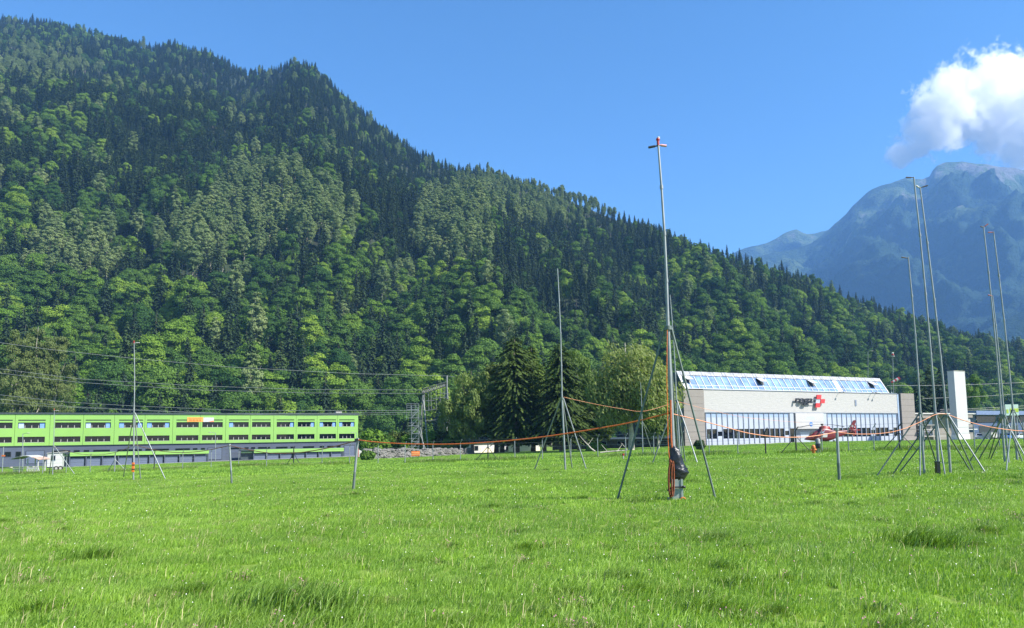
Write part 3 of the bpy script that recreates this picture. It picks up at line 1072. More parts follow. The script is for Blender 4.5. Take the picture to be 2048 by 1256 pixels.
# ------------------------------------------------------------------ rescue hangar
def hangar():
    p0 = B(1369, 143)
    t = thing('hangar', 'helicopter hangar with white upper wall, glazed doors and a long sloping skylight', 'hangar', p0, None, RZ)
    S = lambda px, py=830: on_wall(px, py, p0, U)[0]
    Z = lambda px, py: on_wall(px, py, p0, U)[1] - p0.z
    s1, s2, s3, s4 = S(1408), S(1796), S(1800), S(1828)
    zg1, zw1 = Z(1600, 825), Z(1600, 783.5)
    sm0, sm1 = S(1589), S(1645)
    D = 19.0
    zp = Z(1380, 779.5)
    mb = MB()
    nz = 8
    for k in range(nz):                       # blocks courses with shadow gaps
        box_at(mb, 0, s1 - 0.05, -0.25, 1.5, -0.5 if k == 0 else k * zp / nz + 0.03, (k + 1) * zp / nz)
    mb.build('corner_pier', BLOCKS, t)
    mb = MB()
    box_at(mb, 0.12, s1 - 0.2, -0.1, 1.4, 0, zp - 0.02)
    box_at(mb, 0.0, 0.4, 1.6, D, -0.5, zp)
    box_at(mb, 0.4, s4, D - 0.4, D, -0.5, zw1)
    mb.build('side_wall', WOODDK, t)
    mb = MB()
    box_at(mb, s1, s2, 0, 0.5, zg1, zw1)
    mb.build('upper_wall', ROUGHW, t)
    mb = MB()
    box_at(mb, s1 - 0.05, s2 + 0.1, -0.12, 0.6, zw1 + 0.005, zw1 + 0.14)
    box_at(mb, s1, s2, -0.08, 0.1, zg1 - 0.12, zg1 - 0.003)
    mb.build('wall_coping', MULL, t)
    # brick stair tower
    zt = Z(1812, 787)
    mb = MB()
    nz = 8
    for k in range(nz):
        box_at(mb, s3 + 0.3, s4, -0.3, 8, -0.5 if k == 0 else k * zt / nz + 0.03, (k + 1) * zt / nz)
    mb.build('stair_tower', BLOCKS, t)
    mb = MB()
    box_at(mb, s3 + 0.4, s4 - 0.1, -0.2, 7.9, 0, zt - 0.02)
    mb.build('tower_core', WOODDK, t)
    mb = MB()
    box_at(mb, s2 + 0.02, s3 - 0.2, -0.05, 0.4, 0, zw1 - 0.1)
    mb.build('corner_post', PANELB, t)
    mb = MB()
    box_at(mb, s3 - 0.18, s3 + 0.28, 0.1, 0.5, 0, zw1 - 0.05)
    mb.build('shadow_gap', DARK, t)
    # doors
    zk, zw, zl = Z(1500, 876.5), Z(1500, 857.5), Z(1500, 834.5)
    def gate(a, b, n, odd):
        w = (b - a) / n
        mb = MB()
        for k in range(n + 1):
            x = a + w * k
            box_at(mb, x - 0.1, x + 0.1, 0.05, 0.3, -0.3, zg1 - 0.13)
        box_at(mb, a + 0.1, b - 0.1, 0.34, 0.4, zw - 0.05, zw + 0.05)
        g = mb.build('hangar_door', MULL, t)
        for k in range(n):
            x0, x1 = a + w * k + 0.11, a + w * (k + 1) - 0.11
            mb = MB()
            box_at(mb, x0, x1, 0.15, 0.25, -0.3, zk)
            box_at(mb, x0, x1, 0.15, 0.25, zw, zl)
            if k in odd:
                box_at(mb, x0, x1, 0.14, 0.25, zk + 0.01, zk + 0.42 * (zw - zk) - .3)
                box_at(mb, x0, x1, 0.14, 0.25, zw - 0.5, zw - 0.01)
            mb.build('door_panel', PANELW, g)
            mb = MB()
            box_at(mb, x0, x1, 0.15, 0.25, zl + 0.01, zg1 - 0.14)
            mb.build('top_light', PANELB, g)
            mb = MB()
            box_at(mb, x0, x1, 0.27, 0.29, zk, zw)
            mb.build('pane', GLASS, g)
    gate(S(1412), S(1578), 16, (2, 15))
    gate(S(1655), S(1794), 15, (9, 13))
    mb = MB()
    for a, b in ((1579.5, 1587), (1646.5, 1653)):
        box_at(mb, S(a), S(b), 0.0, 0.2, zw, zg1 - 0.14)
    mb.build('side_light', PANELW, t)
    mb = MB()
    for a, b in ((1579.5, 1588), (1646.5, 1653)):
        box_at(mb, S(a), S(b), 0.21, 0.3, -0.3, zw - 0.02)
    mb.build('side_light', GLASS, t)
    mb = MB()
    box_at(mb, sm0, sm1, -0.3, 0.2, zw - 0.1, zg1 - 0.13)
    pn = mb.build('middle_panel', PALEGREY, t)
    mb = MB()
    box_at(mb, sm0 + 0.01, sm1 - 0.01, -0.31, -0.301, Z(1615, 844.5), Z(1615, 843.9))
    mb.build('panel_joint', MULL, pn)
    mb = MB()
    for k in range(24):
        pass
    c = (S(1619), Z(1619, 848.3))
    r_ = 0.48
    ring = [(c[0] + r_ * math.cos(2 * math.pi * k / 28), 0, c[1] + r_ * 1.0 * math.sin(2 * math.pi * k / 28)) for k in range(28)]
    mb.prism(ring, (0, -0.345, 0), (0, -0.302, 0))
    em = mb.build('emblem', plain('blue_emblem', (0.06, 0.17, 0.5), 0.4), pn)
    mb = MB()
    box_at(mb, c[0] - r_ * 0.85, c[0] + r_ * 0.85, -0.355, -0.346, c[1] - 0.1, c[1] + 0.06)
    mb.build('emblem_bar', WHITE, em)
    mb = MB()
    for k, (w_, z_) in enumerate(((1.6, 838.6), (1.3, 836.4), (1.0, 834.6))):
        box_at(mb, S(1618) - w_, S(1618) + w_, -0.31, -0.302, Z(1618, z_), Z(1618, z_ - 0.7))
    mb.build('faded_print', PALEBLIND, pn)
    mb = MB()
    box_at(mb, sm0, sm1, 0.9, 1.1, -0.3, zw - 0.1)
    mb.build('bay_wall', plain('bay_grey', (0.25, 0.27, 0.31), 0.7), t)
    mb = MB()
    box_at(mb, S(1605), S(1623), 0.82, 0.88, -0.2, zw - 0.75)
    mb.build('bay_door', PANELW, t)
    # main sign
    sg0, sg1 = S(1587), S(1622)
    me = text_mesh('rega', 2.05, 0.13, 0.04, 0.22)
    me.materials.append(LETTERS)
    xs = [v.co.x for v in me.vertices]
    k = (sg1 - sg0) / (max(xs) - min(xs))
    mid = (max(xs) + min(xs)) / 2
    l = obj('lettering', me, t)
    l['label'] = 'black slanted letters of the hangar sign'
    zs = Z(1604, 806)
    l.location = ((sg0 + sg1) / 2 - mid * k, -0.55, zs)
    l.scale = (k, 1, 1.02)
    def slant(cx, cz, w, h, y0, y1, mb, sh=0.25):
        mb.prism([(cx - w / 2 - sh * h / 2, 0, cz - h / 2), (cx + w / 2 - sh * h / 2, 0, cz - h / 2), (cx + w / 2 + sh * h / 2, 0, cz + h / 2), (cx - w / 2 + sh * h / 2, 0, cz + h / 2)], (0, y0, 0), (0, y1, 0))
    mb = MB()
    q = (S(1640) - S(1632)) * 1.05
    zc_ = Z(1635, 802.5)
    hh = (Z(1635, 790) - Z(1635, 815)) / 3
    xc = S(1634.2)
    slant(xc + 0.25 * hh, zc_ + hh, q, hh, -0.62, -0.34, mb)
    slant(xc + q * 1.0, zc_, q, hh * 0.98, -0.621, -0.341, mb)
    slant(xc - 0.25 * hh, zc_ - hh, q, hh, -0.62, -0.34, mb)
    cr = mb.build('red_cross', REDSIGN, t)
    mb = MB()
    slant(xc - 0.05, zc_, q * 0.98, hh * 0.96, -0.5, -0.36, mb)
    mb.build('cross_centre', plain('sign_grey', (0.36, 0.39, 0.43), 0.5), cr)
    mb = MB()
    for z_ in (zc_ + hh * 0.47, zc_ - hh * 0.47):
        mb.bar((sg1 - 0.2, -0.5, z_), (xc - q * 0.4, -0.5, z_), 0.08, 0.1)
    mb.build('sign_bracket', MULL, cr)
    # lamps, vent, poles on the white wall
    for px, py, px2, py2 in ((1680, 785, 1669, 797), (1745, 786, 1736, 800), (1753, 788, 1745, 799)):
        mb = MB()
        a = (S(px), -0.05, Z(px, py))
        mb.tube([a, (a[0], -0.9, a[2] + 0.15), (a[0], -1.2, a[2] + 0.1)], 0.05, 6)
        lp = mb.build('wall_lamp', DARK, t)
        MB().ball((a[0], -1.3, a[2] + 0.02), (0.24, 0.2, 0.18)).build('lamp_head', CONC, lp)
    mb = MB()
    box_at(mb, S(1711), S(1714), -0.1, -0.005, Z(1712, 812), Z(1712, 800))
    mb.build('wall_vent', MULL, t)
    # skylight: sloping glass, ridge, end walls
    zr0 = zw1 + 0.16
    rise = Z(1560, 751) - zw1
    run = 2.2
    e0, e1 = S(1372, 779), S(1777, 784)
    tilt = math.atan2(rise, run)
    def sl(s, f, up=0.0):                     # point on the sloping glass
        return Vector((s, 0.1 + run * f - up * math.sin(tilt), zr0 + rise * f + up * math.cos(tilt)))
    def slab(mb, s0, s1, f0, f1, u0, u1):
        vs = [sl(s0, f0, u0), sl(s1, f0, u0), sl(s1, f1, u0), sl(s0, f1, u0), sl(s0, f0, u1), sl(s1, f0, u1), sl(s1, f1, u1), sl(s0, f1, u1)]
        mb.add(vs, [(0, 3, 2, 1), (4, 5, 6, 7), (0, 1, 5, 4), (1, 2, 6, 5), (2, 3, 7, 6), (3, 0, 4, 7)])
    mb = MB()
    slab(mb, e0, e1, 0.0, 0.8, -0.08, 0.0)
    skl = mb.build('skylight', SKYGLASS, t)
    npan = 34
    w = (e1 - e0) / npan
    mb = MB()
    for k in range(npan + 1):
        x = e0 + w * k
        slab(mb, x - 0.07, x + 0.07, 0.005, 0.8, 0.003, 0.1)
    slab(mb, e0, e1, 0.2, 0.225, 0.002, 0.06)
    slab(mb, e0, e1, -0.02, 0.004, 0.0, 0.12)
    for a, b in ((0, .6), (24.6, 25.4)):
        slab(mb, e0 + w * a, e0 + w * b, 0.01, 0.79, 0.004, 0.055)
    mb.build('glazing_bars', WHITE, skl)
    for px in (1382, 1530, 1631, 1753):
        s = S(px, 765)
        a0, a1 = s - 0.85, s + 0.85
        mb = MB()
        slab(mb, a0, a1, 0.36, 0.76, 0.01, 0.03)
        hole = mb.build('roof_vent', DARK, skl)
        up = 0.95
        hi_, lo_ = 0.77, 0.38
        mb = MB()
        vs = [sl(a0, lo_, up), sl(a1, lo_, up), sl(a1, hi_, 0.1), sl(a0, hi_, 0.1), sl(a0, lo_, up + .1), sl(a1, lo_, up + .1), sl(a1, hi_, 0.2), sl(a0, hi_, 0.2)]
        mb.add(vs, [(0, 3, 2, 1), (4, 5, 6, 7), (0, 1, 5, 4), (1, 2, 6, 5), (2, 3, 7, 6), (3, 0, 4, 7)])
        mb.build('vent_flap', WHITE, hole)
    mb = MB()
    nt_ = 78
    for k in range(nt_):
        a, b = e0 - 0.3 + (e1 - e0 + 0.5) * k / nt_, e0 - 0.3 + (e1 - e0 + 0.5) * (k + 0.94) / nt_
        slab(mb, a, b, 0.81, 1.06, 0.02, 0.14 + 0.03 * math.sin(k * 1.7))
    ridge = mb.build('ridge_tiles', TILES, t)
    mb = MB()
    back = [sl(0, 1.06), sl(0, 1.0) + Vector((0, D - run, -rise * 0.9)), sl(0, 0.0) + Vector((0, D - 0.4, 0)), sl(0, 0, -0.1)]
    mb.prism(back, (e0 - 0.25, 0, 0), (e0 - 0.02, 0, 0))
    mb.prism(back, (e1 + 0.02, 0, 0), (e1 + 0.2, 0, 0))
    p_ = [sl(0, 1.05), sl(0, 1.0) + Vector((0, D - run, -rise * 0.9)), sl(0, 1.0) + Vector((0, D - run, -rise * 0.9 - 0.2)), sl(0, 1.0, -0.2)]
    mb.prism(p_, (e0, 0, 0), (e1, 0, 0))
    mb.build('roof', ROOFDK, t)
    mb = MB()
    slab(mb, e0 - 0.35, e0 - 0.02, -0.02, 1.05, -0.05, 0.12)
    mb.build('verge_board', WHITE, t)
    mb = MB()
    slab(mb, e1 + 0.02, e1 + 0.25, -0.02, 1.05, -0.05, 0.12)
    mb.build('verge_board', WHITE, t)
    # mast on the stair tower
    mb = MB()
    x = S(1806, 787)
    mb.tube([(x, 3, zt), (x, 3, zt + 3.4)], 0.05, 6)
    mb.box(x - 0.7, x + 0.7, 2.4, 3.6, zt, zt + 0.14)
    mb.prism([(x - 0.3, 3, zt + 0.14), (x + 0.3, 3, zt + 0.14), (x, 3, zt + 0.7)], (0, -0.08, 0), (0, 0.08, 0))
    mb.build('roof_rod', STEEL, t)
    return p0, S, Z
PH, SH, ZH = hangar()
strip_sheet('landing_pad', 'pale concrete pad along the hangar doors', PH, 2, 74, 0.3, 13, CONC)

def annex():
    p0 = PH.copy()
    s0, s1 = SH(1828) + 0.05, SH(1952)
    base = p0 + U * s0
    zg = ground_z(base.x, base.y) - p0.z
    zt = ZH(1860, 826.5)
    t = thing('annex', 'low brown block annex with balcony and windows beside the hangar stair tower', 'building', p0, None, RZ)
    Z = lambda py: ZH(1860, py)
    S = SH
    mb = MB()
    box_at(mb, s0, s1, 3.2, 12, -0.8, zt - 0.2)
    box_at(mb, s0, S(1866), 0.6, 3.19, Z(836), zt - 0.2)
    box_at(mb, S(1842), S(1866), 0.55, 3.18, Z(861), Z(851.5))
    box_at(mb, S(1838), S(1868), 0.5, 3.17, -0.8, Z(874))
    mb.build('wall', BLOCKS, t)
    mb = MB()
    box_at(mb, s0, s1 + 0.4, 0.3, 12.4, zt - 0.19, zt + 0.1)
    mb.build('roof', plain('roof_grey', (0.42, 0.42, 0.41), 0.8), t)
    for a, b, y0, y1, m_ in ((1840, 1854, 850, 838.5, PANELW), (1855, 1865, 850, 838, GLASS), (1867, 1872, 849, 839, PANELB), (1878, 1886, 849, 838, PANELB)):
        mb = MB()
        box_at(mb, S(a), S(b), 2.9, 3.12, Z(y0), Z(y1))
        w_ = mb.build('window', MULL, t)
        mb = MB()
        box_at(mb, S(a) + 0.1, S(b) - 0.1, 2.82, 2.89, Z(y0) + 0.1, Z(y1) - 0.1)
        mb.build('pane', m_, w_)
    mb = MB()
    box_at(mb, S(1832), S(1866), -0.3, 3.0, Z(850.6), Z(849.4))
    mb.build('balcony_slab', CONC, t)
    mb = MB()
    box_at(mb, S(1830), S(1861), -1.6, 2.9, Z(859.6), Z(858))
    mb.build('canopy', CONC, t)
    mb = MB()
    box_at(mb, S(1840), S(1886), -0.8, 3.0, Z(873), Z(871.8))
    mb.build('loading_ledge', CONC, t)
    for px in (1835, 1848, 1859):
        s = S(px)
        mb = MB()
        box_at(mb, s - 0.5, s + 0.5, 1.8, 2.7, Z(871.6), Z(864))
        ac = mb.build('cooling_unit', WHITE, t)
        mb = MB()
        ring = [(s + 0.36 * math.cos(k * 0.5236), 0, (Z(871.6) + Z(864)) / 2 + 0.36 * math.sin(k * 0.5236)) for k in range(12)]
        mb.prism(ring, (0, 1.74, 0), (0, 1.79, 0))
        mb.build('fan_grille', DARK, ac)
    for px in (1866, 1874, 1882):
        mb = MB()
        box_at(mb, S(px), S(px + 4.5), 2.95, 3.15, Z(871), Z(862))
        w_ = mb.build('window', PANELB, t)
        mb = MB()
        box_at(mb, S(px) + 0.15, S(px + 4.5) - 0.15, 2.9, 2.94, Z(870.4), Z(862.6))
        mb.build('pane', GLASS, w_)
    mb = MB()
    for px in (1831, 1866):
        mb.bar((S(px), -0.2, zg), (S(px), -0.2, Z(851)), 0.12, 0.12)
    mb.build('canopy_post', DARK, t)
    # slim side block behind the white tower
    for y0, y1, m_ in ((827, 836, BLOCKS), (849, 857, BLOCKS), (866, 882, BLOCKS)):
        mb = MB()
        box_at(mb, S(1936), S(1949), 0.5, 3.1, Z(y1 - 1), Z(y0))
        mb.build('stair_block', m_, t)
    mb = MB()
    box_at(mb, S(1937), S(1947), 0.9, 3.1, Z(848), Z(837))
    box_at(mb, S(1936), S(1953), 0.0, 3.1, Z(860.5), Z(858.5))
    mb.build('stair_block', WHITE, t)
annex()

def white_tower():
    b = B(1917.5, 160)
    t = thing('tower', 'tall plain white square tower standing at the end of the annex', 'tower', b, None, RZ)
    H = P(1912, 742, 160).z - b.z
    w = 4.2
    mb = MB()
    box_at(mb, 0, w * 0.93, 0, 1.5, -0.8, H)
    mb.build('shaft', plain('tower_white', (0.43, 0.43, 0.44), 0.7, 0, 0.05, 0.3), t)
    mb = MB()
    box_at(mb, -0.06, w * 0.93 + 0.06, -0.06, 1.56, H + 0.01, H + 0.12)
    mb.build('coping', CONC, t)
    mb = MB()
    box_at(mb, -0.1, w * 0.93 + 0.1, -0.1, 1.6, -0.8, 1.2)
    mb.build('plinth', plain('tower_base', (0.6, 0.6, 0.58), 0.8), t)
white_tower()

def blue_hall():
    p0 = B(1948, 205)
    t = thing('industrial_hall', 'dark blue grey hall with a strip of windows beyond the parked cars', 'building', p0, None, RZ)
    S = lambda px: on_wall(px, 850, p0, U)[0]
    Z = lambda py: on_wall(1990, py, p0, U)[1] - p0.z
    L = S(2046) * 1.9
    BL = plain('blue_grey_sheet', (0.055, 0.085, 0.17), 0.5)
    mb = MB()
    box_at(mb, 0, L, 0, 20, -0.5, Z(846))
    box_at(mb, 0, L, 0.4, 20, Z(846), Z(830))
    mb.build('wall', BL, t)
    mb = MB()
    box_at(mb, -0.6, L, -1.6, 20.5, Z(830) + 0.01, Z(822))
    mb.build('roof', plain('roof_blue', (0.13, 0.18, 0.32), 0.5), t)
    n = 6
    for k in range(n):
        a = S(1955) + k * 10.5
        mb = MB()
        box_at(mb, a, a + 9.3, 0.25, 0.39, Z(845), Z(832))
        w_ = mb.build('window', DARK, t)
        mb = MB()
        box_at(mb, a + 0.15, a + 9.15, 0.2, 0.24, Z(844.4), Z(832.6))
        mb.build('pane', GLASS, w_)
        mb = MB()
        box_at(mb, a + 0.5, a + 9, -0.06, -0.01, Z(866), Z(852))
        mb.build('gate', DARK, t)
    b = P(2012, 831, 196)
    t2 = thing('billboard', 'pale green billboard with a lime panel standing above the blue grey hall', 'sign', b, None, rad(3))
    w, h = 27 / FOC * 196, 22 / FOC * 196
    mb = MB()
    box_at(mb, 0, w, 0, 0.25, 0, h)
    mb.build('board', plain('pale_green_board', (0.42, 0.56, 0.50), 0.5), t2)
    mb = MB()
    box_at(mb, w * 0.33, w * 0.98, -0.05, -0.01, h * 0.3, h * 0.66)
    box_at(mb, w * 0.06, w * 0.22, -0.05, -0.01, h * 0.22, h * 0.55)
    mb.build('lime_panel', plain('lime_print', (0.36, 0.48, 0.02), 0.5), t2)
    mb = MB()
    for x in (0.1, 0.5, 0.9):
        mb.bar((w * x, 0.4, -12), (w * x, 0.4, h * 0.9), 0.2, 0.2)
    mb.build('post', STEEL, t2)
blue_hall()

# ------------------------------------------------------------------ masts, posts, ropes
def mast(name, label, top, base, attach, legs, r0, arms=(), cap=None, group='thin metal masts on the meadow', rr=None, legmat=None, legr=0.032, rod=False, box=None, legcols=()):
    g = G(*base)
    t = thing(name, label, 'mast', g, group)
    tp = P(top[0], top[1], g.y) - g
    at = P(attach[0], attach[1], g.y) - g
    f = at.length / tp.length
    ax = tp.normalized()
    mb = MB()
    mb.tube([Vector((0, 0, -0.15)), at * 0.75], r0, 10)
    mb.tube([at * 0.75 - ax * 0.03, at + ax * 0.35], r0 * 0.92, 10)
    mb.build('lower_pole', STEEL, t)
    mb = MB()
    k = 4
    pts = [at + (tp - at) * i / k + Vector((0.012 * tp.length * math.sin(math.pi * i / k), 0, 0)) * 0.35 for i in range(k + 1)]
    mb.tube(pts, [r0 * (0.8 - 0.32 * i / k) for i in range(k + 1)], 10)
    for i in (1, 2, 3):
        mb.tube([pts[i] - ax * 0.05, pts[i] + ax * 0.05], r0 * 0.85, 10)
    mb.build('upper_pole', STEEL, t)
    mb = MB()
    mb.tube([at - ax * 0.05, at + ax * 0.05], r0 * 1.9, 10)
    cl = mb.build('collar', DKSTEEL, t)
    for i, lg in enumerate(legs):
        q = G(*lg) - g
        d = (q - at)
        hd = Vector((d.x, d.y, 0)).normalized() * r0 * 1.7
        mb = MB()
        mb.tube([at + hd, q - Vector((0, 0, 0.1))], legr, 7)
        lm = legcols[i] if i < len(legcols) else (legmat or DKSTEEL)
        mb.build('leg', lm, t)
    for (px, py), m_, off in arms:
        e = P(px, py, g.y) - g
        s_ = tp * ((e - Vector((0, 0, 0))).z / tp.z)
        s_ = tp - ax * min(0.35, 0.02 * tp.length + 0.05) if off is None else tp - ax * off
        mb = MB()
        mb.tube([s_, s_ + (e - s_) * 0.35], r0 * 0.38, 6)
        mb.tube([s_ + (e - s_) * 0.35, e], r0 * 0.6, 6)
        mb.build('arm', m_, t)
    if cap:
        mb = MB()
        mb.ball(tp + ax * r0 * 1.0, r0 * 0.95)
        mb.tube([tp - ax * r0 * 2, tp + ax * r0 * 0.6], r0 * 0.65, 8)
        cp = mb.build('beacon', RED, t)
        if cap == 2:
            mb = MB()
            mb.ball(tp + ax * r0 * 1.8 + Vector((r0 * 0.3, 0, 0)), r0 * 0.75)
            mb.build('beacon_lens', WHITE, cp)
    if box:
        q = G(*box) - g
        mb = MB()
        mb.box(q.x - 0.06, q.x + 0.05, q.y - 0.08, q.y + 0.05, -0.02, 0.42)
        mb.box(q.x - 0.07, q.x + 0.06, q.y - 0.09, q.y + 0.06, 0.42, 0.45)
        mb.build('winch_box', BLACKP, t)
    return g, at + g, tp + g
MC = mast('antenna_mast', 'tallest metal mast, with a black plastic cover at its foot', (1316, 283), (1351, 1002), (1336, 656), [(1232, 1001), (1433, 999), (1362, 985)], 0.052,
          (((1297, 295), DARK, 0.11), ((1333, 292), plain('pink_paint', (0.7, 0.36, 0.38), 0.5), 0.09)), 2, legr=0.027)
M2 = mast('antenna_mast', 'slim mast on three pale legs in front of the dark spruces', (1115, 537), (1131, 942), (1124, 797), [(1067, 941), (1174, 940), (1145, 938)], 0.046,
          (((1121, 545), DARK, 0.3),), None, legmat=STEEL, legr=0.032)
M3 = mast('antenna_mast', 'short mast with two legs in front of the weeping birch', (1281, 765), (1286, 913), (1284, 842), [(1307, 911), (1311, 884)], 0.042, (), None, legmat=STEEL, legr=0.03)
M4 = mast('antenna_mast', 'thin mast standing directly behind the tallest mast', (1340, 590), (1361, 926), (1353, 802), [(1396, 927), (1371, 925), (1303, 928)], 0.05,
          (((1346, 592), DARK, 0.1),), None, legcols=(STEEL, DKSTEEL, DKSTEEL), legr=0.038)
M5 = mast('antenna_mast', 'red tipped mast with an orange tag at its foot, before the green building', (268, 684), (267, 962), (268, 826), [(333, 960), (282, 960), (246, 957)], 0.042,
          (((279, 685.5), WHITE, 0.06),), 1, legmat=STEEL, legr=0.03)
M6 = mast('antenna_mast', 'small red tipped mast beside the white trailer', (108.5, 819), (105, 952), (107, 892), [(152, 950), (97.5, 951)], 0.042,
          (((117, 821), WHITE, 0.1),), 1, legcols=(STEEL, DKSTEEL), legr=0.035)
MA = mast('antenna_mast', 'shortest mast of the close trio near the annex, its arm pointing left', (1816.5, 514), (1849, 951), (1841, 829), [(1748, 954), (1840, 954), (1880, 944)], 0.038,
          (((1803, 514.5), DARK, 0.04),), 0, legcols=(DKSTEEL, STEEL, DKSTEEL), legr=0.023)
MBm = mast('antenna_mast', 'tallest mast of the close trio near the annex, black winch box at its foot', (1827.5, 354), (1878, 950), (1871, 830), [(1781, 949), (1891, 953), (1944, 942)], 0.042,
           (((1812, 355), DARK, 0.02),), None, legcols=(DKSTEEL, STEEL, DKSTEEL), legr=0.023, box=(1876, 951))
MCm = mast('antenna_mast', 'mast of the close trio near the annex with a cross arm on both sides', (1840, 374), (1901, 946), (1893, 831), [(1793, 946), (1976, 948), (1950, 943)], 0.042,
           (((1855, 371), DARK, 0.03), ((1832, 371), WHITE, 0.04)), None, legcols=(DKSTEEL, STEEL, DKSTEEL), legr=0.023)
MD = mast('antenna_mast', 'mast with a slanting red arm, in front of the lime billboard group', (1967, 453), (2010, 927), (2003, 830), [(1933, 927), (1975, 920), (2062, 930)], 0.042,
          (((1976, 448), DKRED, 0.03), ((1961, 453), DARK, 0.03)), 0, legcols=(DKSTEEL, DKSTEEL, STEEL), legr=0.023)
ME_ = mast('antenna_mast', 'mast with a short red arm to its left, nearest the lime billboard', (1987, 463), (2035, 924), (2026, 822), [(1977, 922), (2011, 946), (2080, 922)], 0.042,
           (((1976, 465), DKRED, 0.03),), 0, legcols=(DKSTEEL, DKSTEEL, STEEL), legr=0.023)
MF = mast('antenna_mast', 'low mast with a faint red arm between the two masts by the billboard', (1985, 591), (2018, 928), (2008, 832), [(1953, 922), (2047, 926)], 0.038,
          (((1976, 590), DKRED, 0.02),), 0, legmat=STEEL, legr=0.03)

def rope(name, label, pts, depths, r, mat, group='rope lines strung between the masts', cat='rope'):
    px = np.array([p[0] for p in pts], float)
    P3 = []
    n = len(pts)
    # distance along the rope runs evenly between the two ends in 1/distance, so it stays straight in plan
    for i, (a, b) in enumerate(pts):
        f = (a - pts[0][0]) / (pts[-1][0] - pts[0][0] + 1e-9)
        d = 1 / ((1 - f) / depths[0] + f / depths[1])
        P3.append(P(a, b, d))
    # smooth (Catmull-Rom)
    out = []
    for i in range(n - 1):
        p0_, p1_, p2_, p3_ = P3[max(0, i - 1)], P3[i], P3[i + 1], P3[min(n - 1, i + 2)]
        for k in range(6):
            s = k / 6
            out.append(0.5 * ((2 * p1_) + (p2_ - p0_) * s + (2 * p0_ - 5 * p1_ + 4 * p2_ - p3_) * s * s + (3 * p1_ - p0_ - 3 * p2_ + p3_) * s ** 3))
    out.append(P3[-1])
    mb = MB()
    mb.tube(out, r, 7)
    o = mb.build(name, mat)
    tag(o, label, cat, group)
    return o
gp1 = G(706, 983)
gp2 = G(464, 970)
gp3 = G(1679, 965)
def post(label, top, base, r, g, cap=False):
    t = thing('rope_post', label, 'post', g, 'posts carrying the rope lines')
    tp = P(top[0], top[1], g.y) - g
    mb = MB()
    mb.tube([Vector((0, 0, -0.1)), tp * 0.36], r * 1.05, 9)
    mb.build('foot', DKSTEEL, t)
    mb = MB()
    mb.tube([tp * 0.355, tp], r * 0.95, 9)
    mb.build('shaft', STEEL, t)
    mb = MB()
    d = tp.normalized()
    if cap:
        mb.box(tp.x - 0.11, tp.x + 0.02, tp.y - 0.05, tp.y + 0.05, tp.z - 0.12, tp.z - 0.02)
        mb.build('clamp', DARK, t)
    else:
        mb.tube([tp - d * 0.06, tp + d * 0.02], r * 1.4, 9)
        mb.build('cap', STEEL, t)
    return g
post('leaning rope post with a black clamp at the corner of the green building', (716, 876), (706, 983), 0.045, gp1, True)
post('thin rope post standing before the gap between the two garage rows', (459, 889), (464, 970), 0.04, gp2)
post('grey rope post in front of the red helicopter', (1673.5, 857), (1679, 965), 0.045, gp3)
dC = MC[0].y
rope('marker_rope', 'thick orange rope from the tallest mast to the leaning post', [(1338, 826), (1280, 841), (1220, 853), (1100, 872), (1000, 883), (900, 888.5), (820, 888), (760, 885), (716, 880)], (dC, gp1.y), 0.018, ROPE)
rope('marker_rope', 'faded orange rope sagging from the tallest mast past the hangar doors', [(1342, 827), (1400, 841), (1450, 854), (1500, 867), (1560, 874), (1620, 873), (1674, 864)], (dC, gp3.y), 0.012, PINKROPE)
rope('marker_rope', 'faded rope rising from the helicopter post to the trio of masts', [(1674, 864), (1710, 868), (1760, 867), (1800, 860), (1838, 845), (1871, 829), (1893, 828)], (gp3.y, MBm[0].y), 0.011, PINKROPE)
rope('marker_rope', 'rope sagging from the trio of masts past the white tower', [(1893, 828), (1925, 840), (1965, 851), (2005, 858), (2048, 862), (2100, 858)], (MCm[0].y, 26), 0.014, PINKROPE)
rope('marker_rope', 'thin pale rope running from the slim mast behind the tallest mast', [(1127, 794), (1180, 806), (1240, 817), (1290, 822), (1353, 803)], (M2[0].y, M4[0].y), 0.008, PINKROPE)
rope('marker_rope', 'thin rope falling from the mast behind to the hangar corner', [(1353, 803), (1370, 807), (1420, 820), (1500, 836), (1600, 845)], (M4[0].y, 75), 0.010, PINKROPE)
rope('marker_rope', 'brown rope sagging from the red tipped mast with orange tag to the thin post', [(270, 890), (310, 900), (355, 905), (405, 902), (459, 891)], (M5[0].y, gp2.y), 0.018, BROWNROPE)
rope('marker_rope', 'brown rope between the thin post and the leaning post', [(459, 891), (500, 900), (545, 906.5), (600, 905), (660, 895), (714, 881)], (gp2.y, gp1.y), 0.018, BROWNROPE)
rope('marker_rope', 'dark rope between the two red tipped masts', [(108, 894), (150, 906), (190, 910), (230, 905), (267, 891)], (M6[0].y, M5[0].y), 0.016, BROWNROPE)

